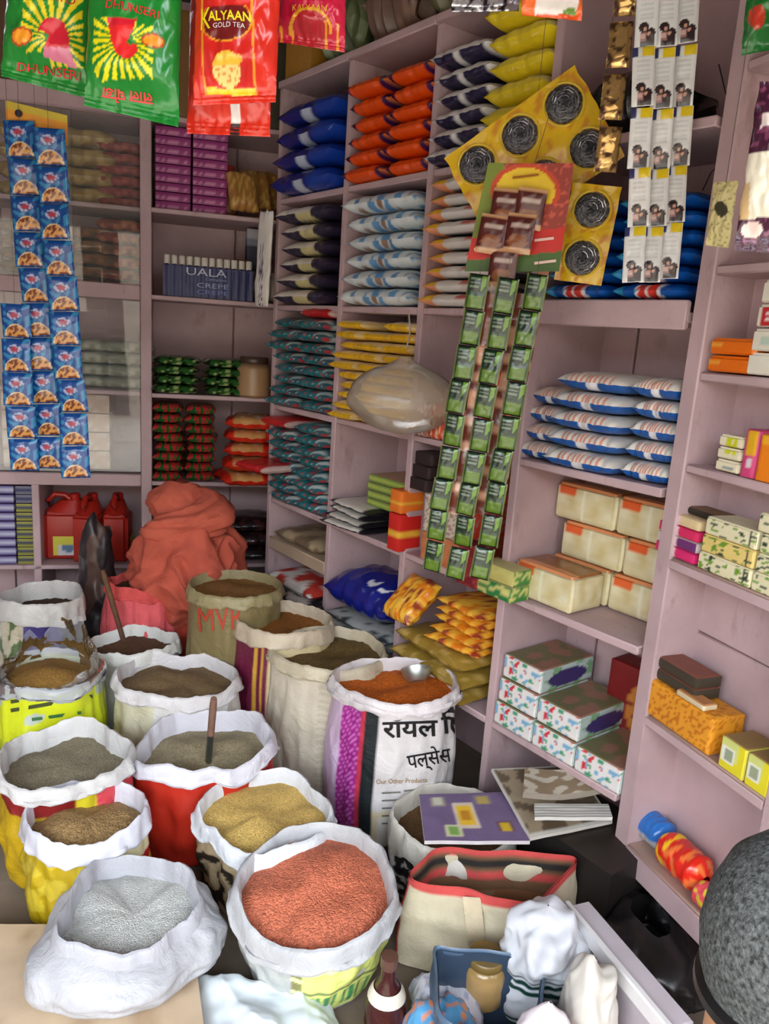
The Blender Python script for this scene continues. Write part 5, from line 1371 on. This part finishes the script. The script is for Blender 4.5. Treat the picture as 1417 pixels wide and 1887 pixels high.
for k, (px, py, z, c1, c2, t, sz) in enumerate(((850, 1810, .02, (206, 204, 214), (160, 170, 196), 'white crumpled packet at the back left inside the tub', (.17, .15, .14)), (860, 1862, .03, (90, 160, 206), (226, 140, 90), 'light blue packet with orange spots inside the tub', (.16, .14, .15)), (905, 1905, .02, (206, 196, 190), (190, 90, 80), 'white and red packet in the front of the tub', (.15, .14, .1)))):
    P = at_z(px, py, .17)
    m = pouch(*sz, lambda X, Y, t_, c1=c1, c2=c2: c1 if nz(X * 5, Y * 5, t_) < .2 else c2, nx=30, ny=22, seed=k * 3., rag=.02)
    o = build('snack_packet', m, 'film', None, (P.x - .03, P.y - .08, z), .3 * k); tag(o, t, 'packet')
# striped plastic bag
def pst(u, v):
    if abs(v - .50) < .012 or abs(v - .555) < .012 or abs(v - .60) < .008 or abs(v - .2) < .012 or abs(v - .25) < .008: return (24, 62, 56)
    return (206, 208, 214)
P = at_z(982, 1740, .24)
blob('plastic_bag', 'white plastic bag with dark green stripes bunched up beside the tub', 'bag', (P.x + .02, P.y - .02, 0), .105, .095, .37, pst, 'softfilm', 4.2, prof=lambda v: (1.05 - .42 * v if v < .55 else (.82 + .25 * math.sin((v - .55) / .45 * PI))) * (1 if v < .7 else max(.02, (1 - ((v - .7) / .3) ** 2) ** .5 if v < 1 else .02)), amp=.3, fine=.05, nu=90, nv=90)
# white crate, its right wall shows
a, b_ = at_z(1068, 1662, .30), at_z(1262, 1890, .30)
d = (b_ - a); L_ = Vector((d.x, d.y, 0)).length; rz = math.atan2(d.y, d.x)
o = tag(empty('crate', (a.x, a.y, 0), rz), 'long white plastic crate with thick worn edge, beside the striped bag', 'crate')
part(o, 'side_wall', 0, L_, -.03, .03, .0, .30, (190, 182, 188), 'plastic', .006)
part(o, 'rim', -.005, L_ + .005, -.05, -.031, .27, .312, (226, 224, 224), 'plastic', .004)
part(o, 'end_wall', -.0, .03, -.16, -.0505, 0, .29, (170, 165, 170), 'plastic', .004)
part(o, 'bottom', .03, L_, -.16, -.031, .0, .012, (170, 165, 170), 'plastic', .003)
P = at_z(1085, 1850, .25)
blob('plastic_bag', 'milky see-through bag with reddish contents in the white crate', 'bag', (P.x, P.y, 0.013), .09, .1, .36, lambda u, v: (206, 200, 190) if v > .4 else (190, 90, 90), 'softfilm', 9.1, prof=lambda v: (1 - .5 * v) * (1 if v < .85 else max(.05, math.cos((v - .85) / .15 * PI / 2))), amp=.16, fine=.08)
P = at_z(1005, 1880, .27)
blob('plastic_bag', 'white and pink packet bulging at the bottom edge beside the tub', 'bag', (P.x, P.y - .02, 0), .085, .075, .33, lambda u, v: (232, 222, 228) if v > .72 else (206, 110, 130), 'softfilm', 12.3, prof=lambda v: (1 - .3 * v) * (1 if v < .75 else max(.05, math.cos((v - .75) / .25 * PI / 2))), amp=.1, fine=.05)
# dark bottle
P = at_z(712, 1840, .14)
o = tag(empty('sauce_bottle', (P.x, P.y, 0), .4), 'dark brown sauce bottle with cream label between the lentil sack and cloth bag', 'bottle')
m = MB().lathe([(.001, 0), (.045, 0), (.05, .01), (.05, .13), (.03, .18), (.018, .2), (.018, .235)], 24, (60, 20, 18)); build('body', m, 'film', o)
m = MB().lathe([(.0515, .04), (.0515, .075)], 24, (206, 150, 60)); build('label', m, 'paper', o)
m = MB().lathe([(.044, .155), (.047, .15), (.042, .165), (.034, .178)], 24, (214, 206, 190)); build('neck_band', m, 'paper', o)
m = MB().lathe([(.02, .232), (.021, .235), (.021, .262), (.001, .264)], 16, (90, 60, 50)); build('cap', m, 'plastic', o)
# white plastic sheet and cardboard
def lumpy(name, label, cat, cs, z, amp, col, mat, seed, n=70, freq=3., th=.006):
    P = [at_z(px, py, z) for px, py in cs]; c = sum(P, Vector()) / 4; c.z = 0
    m = MB()
    def fn(u, v, o_=0.):
        a = P[3] + (P[2] - P[3]) * u; b = P[0] + (P[1] - P[0]) * u; q = a + (b - a) * v - c
        e = min(1, 5 * u, 5 * (1 - u), 5 * v, 5 * (1 - v)); k = 1 + .1 * nz(u * 4 + seed, v * 4)
        r_ = .5 + .55 * nz(u * freq + seed, v * freq, seed) + .35 * (1 - abs(2 * nz(u * freq * 1.3 + seed, v * freq * .8, seed + 4)))
        return (q.x * k, q.y * k, max(.004, z * (.25 + .75 * e ** .6) + amp * (r_ - .5) * e + amp * .12 * nz(u * 9, v * 9, seed)) - o_)
    m.grid(fn, n, n, col); m.grid(lambda u, v: fn(u, v, th if False else .003), n // 2, n // 2, col if not callable(col) else (200, 200, 200), flip=True)
    o = build(name, m, mat, None, c, smooth=1.3); tag(o, label, cat); return o
lumpy('plastic_sheet', 'crumpled white plastic sheet lying in front of the lentil sack', 'plastic sheet', [(350, 1768), (600, 1800), (690, 1960), (380, 1960)], .09, .06, (206, 214, 218), 'softfilm', 3.3)
P = [at_z(px, py, .1) for px, py in ((-80, 1700), (352, 1700), (400, 2080), (-140, 2080))]
m = MB(); c = sum(P, Vector()) / 4
m.grid(lambda u, v: (lambda q: (q.x, q.y, .094 + .004 * nz(u * 5, v * 5)))((P[3] + (P[2] - P[3]) * u) * (1 - v) + (P[0] + (P[1] - P[0]) * u) * v - c), 20, 14, lambda u, v: (196, 172, 144) if nz(u * 6, v * 6) < .25 else (176, 150, 122))
m.grid(lambda u, v: (lambda q: (q.x, q.y, .002))((P[3] + (P[2] - P[3]) * u) * (1 - v) + (P[0] + (P[1] - P[0]) * u) * v - c), 2, 2, (160, 130, 100), flip=True)
for e in range(4):
    A, B_ = P[e - 1] - c, P[e] - c
    m.grid(lambda u, v: (A.x + (B_.x - A.x) * u, A.y + (B_.y - A.y) * u, .002 + .092 * v), 8, 2, (170, 142, 112))
o = build('cardboard_box', m, 'card', None, (c.x, c.y, .001)); tag(o, 'flat brown cardboard box on the floor under the rice sack', 'cardboard box')
# dark things under the right shelves
P = at_z(1190, 1740, .1)
blob('rubber_bundle', 'black rubber bundle in the dark gap below the right shelves', 'bundle', (P.x, P.y, 0), .14, .22, .2, (30, 27, 28), 'softfilm', 14., amp=.25, fine=.1)
P = at_z(1110, 1600, .12)
blob('sack_heap', 'brown empty gunny sack heaped below the shelves', 'sack', (P.x + .06, P.y + .05, 0), .17, .15, .2, lambda u, v: (70, 56, 44) if nz(u * 7, v * 5) < .1 else (90, 74, 58), 'cloth', 15., amp=.25, fine=.12)
# padded stool at the right edge
c = at_dist(1497, 1815, .9)
o = tag(empty('padded_stool', (c.x, c.y, 0)), 'speckled dark grey padded seat with black edge on tan base, at the right edge', 'stool')
m = MB().lathe([(.118, 0), (.12, .03), (.115, .07), (.1, .11), (.074, .15), (.04, .176), (.001, .184)], 48, lambda u, v: (84, 86, 84)); build('seat_pad', m, 'foam', o, loc=(0, 0, c.z), rot=(math.radians(-6), math.radians(-14), 0))
m = MB().tube([(.12 * math.cos(a * PI / 24), .12 * math.sin(a * PI / 24), 0) for a in range(49)], .011, (24, 22, 22), 8, cap=False); build('seat_edge', m, 'plastic', o, loc=(0, 0, c.z), rot=(math.radians(-6), math.radians(-14), 0))
m = MB().lathe([(.001, 0), (.12, 0), (.12, .02), (.105, .05), (.104, c.z - .06), (.116, c.z - .02), (.1, c.z - .012)], 40, (196, 140, 92)); build('base', m, 'skin', o)

# loose wire on the right unit
W0 = [FR.px(x, y, .1) for x, y in ((1330, 120), (1338, 175), (1352, 205), (1366, 245), (1352, 290), (1322, 320), (1302, 352))]
o = tag(empty('wire', FR.w(W0[0][0], .09, W0[0][1]), FR.a), 'thin black wire drooping over the top bay of the right shelving', 'wire')
m = MB().tube([(x - W0[0][0], .012 * math.sin(i), z - W0[0][1]) for i, (x, z) in enumerate(W0)], .0016, (30, 26, 28), 6); build('strand', m, 'plastic', o)
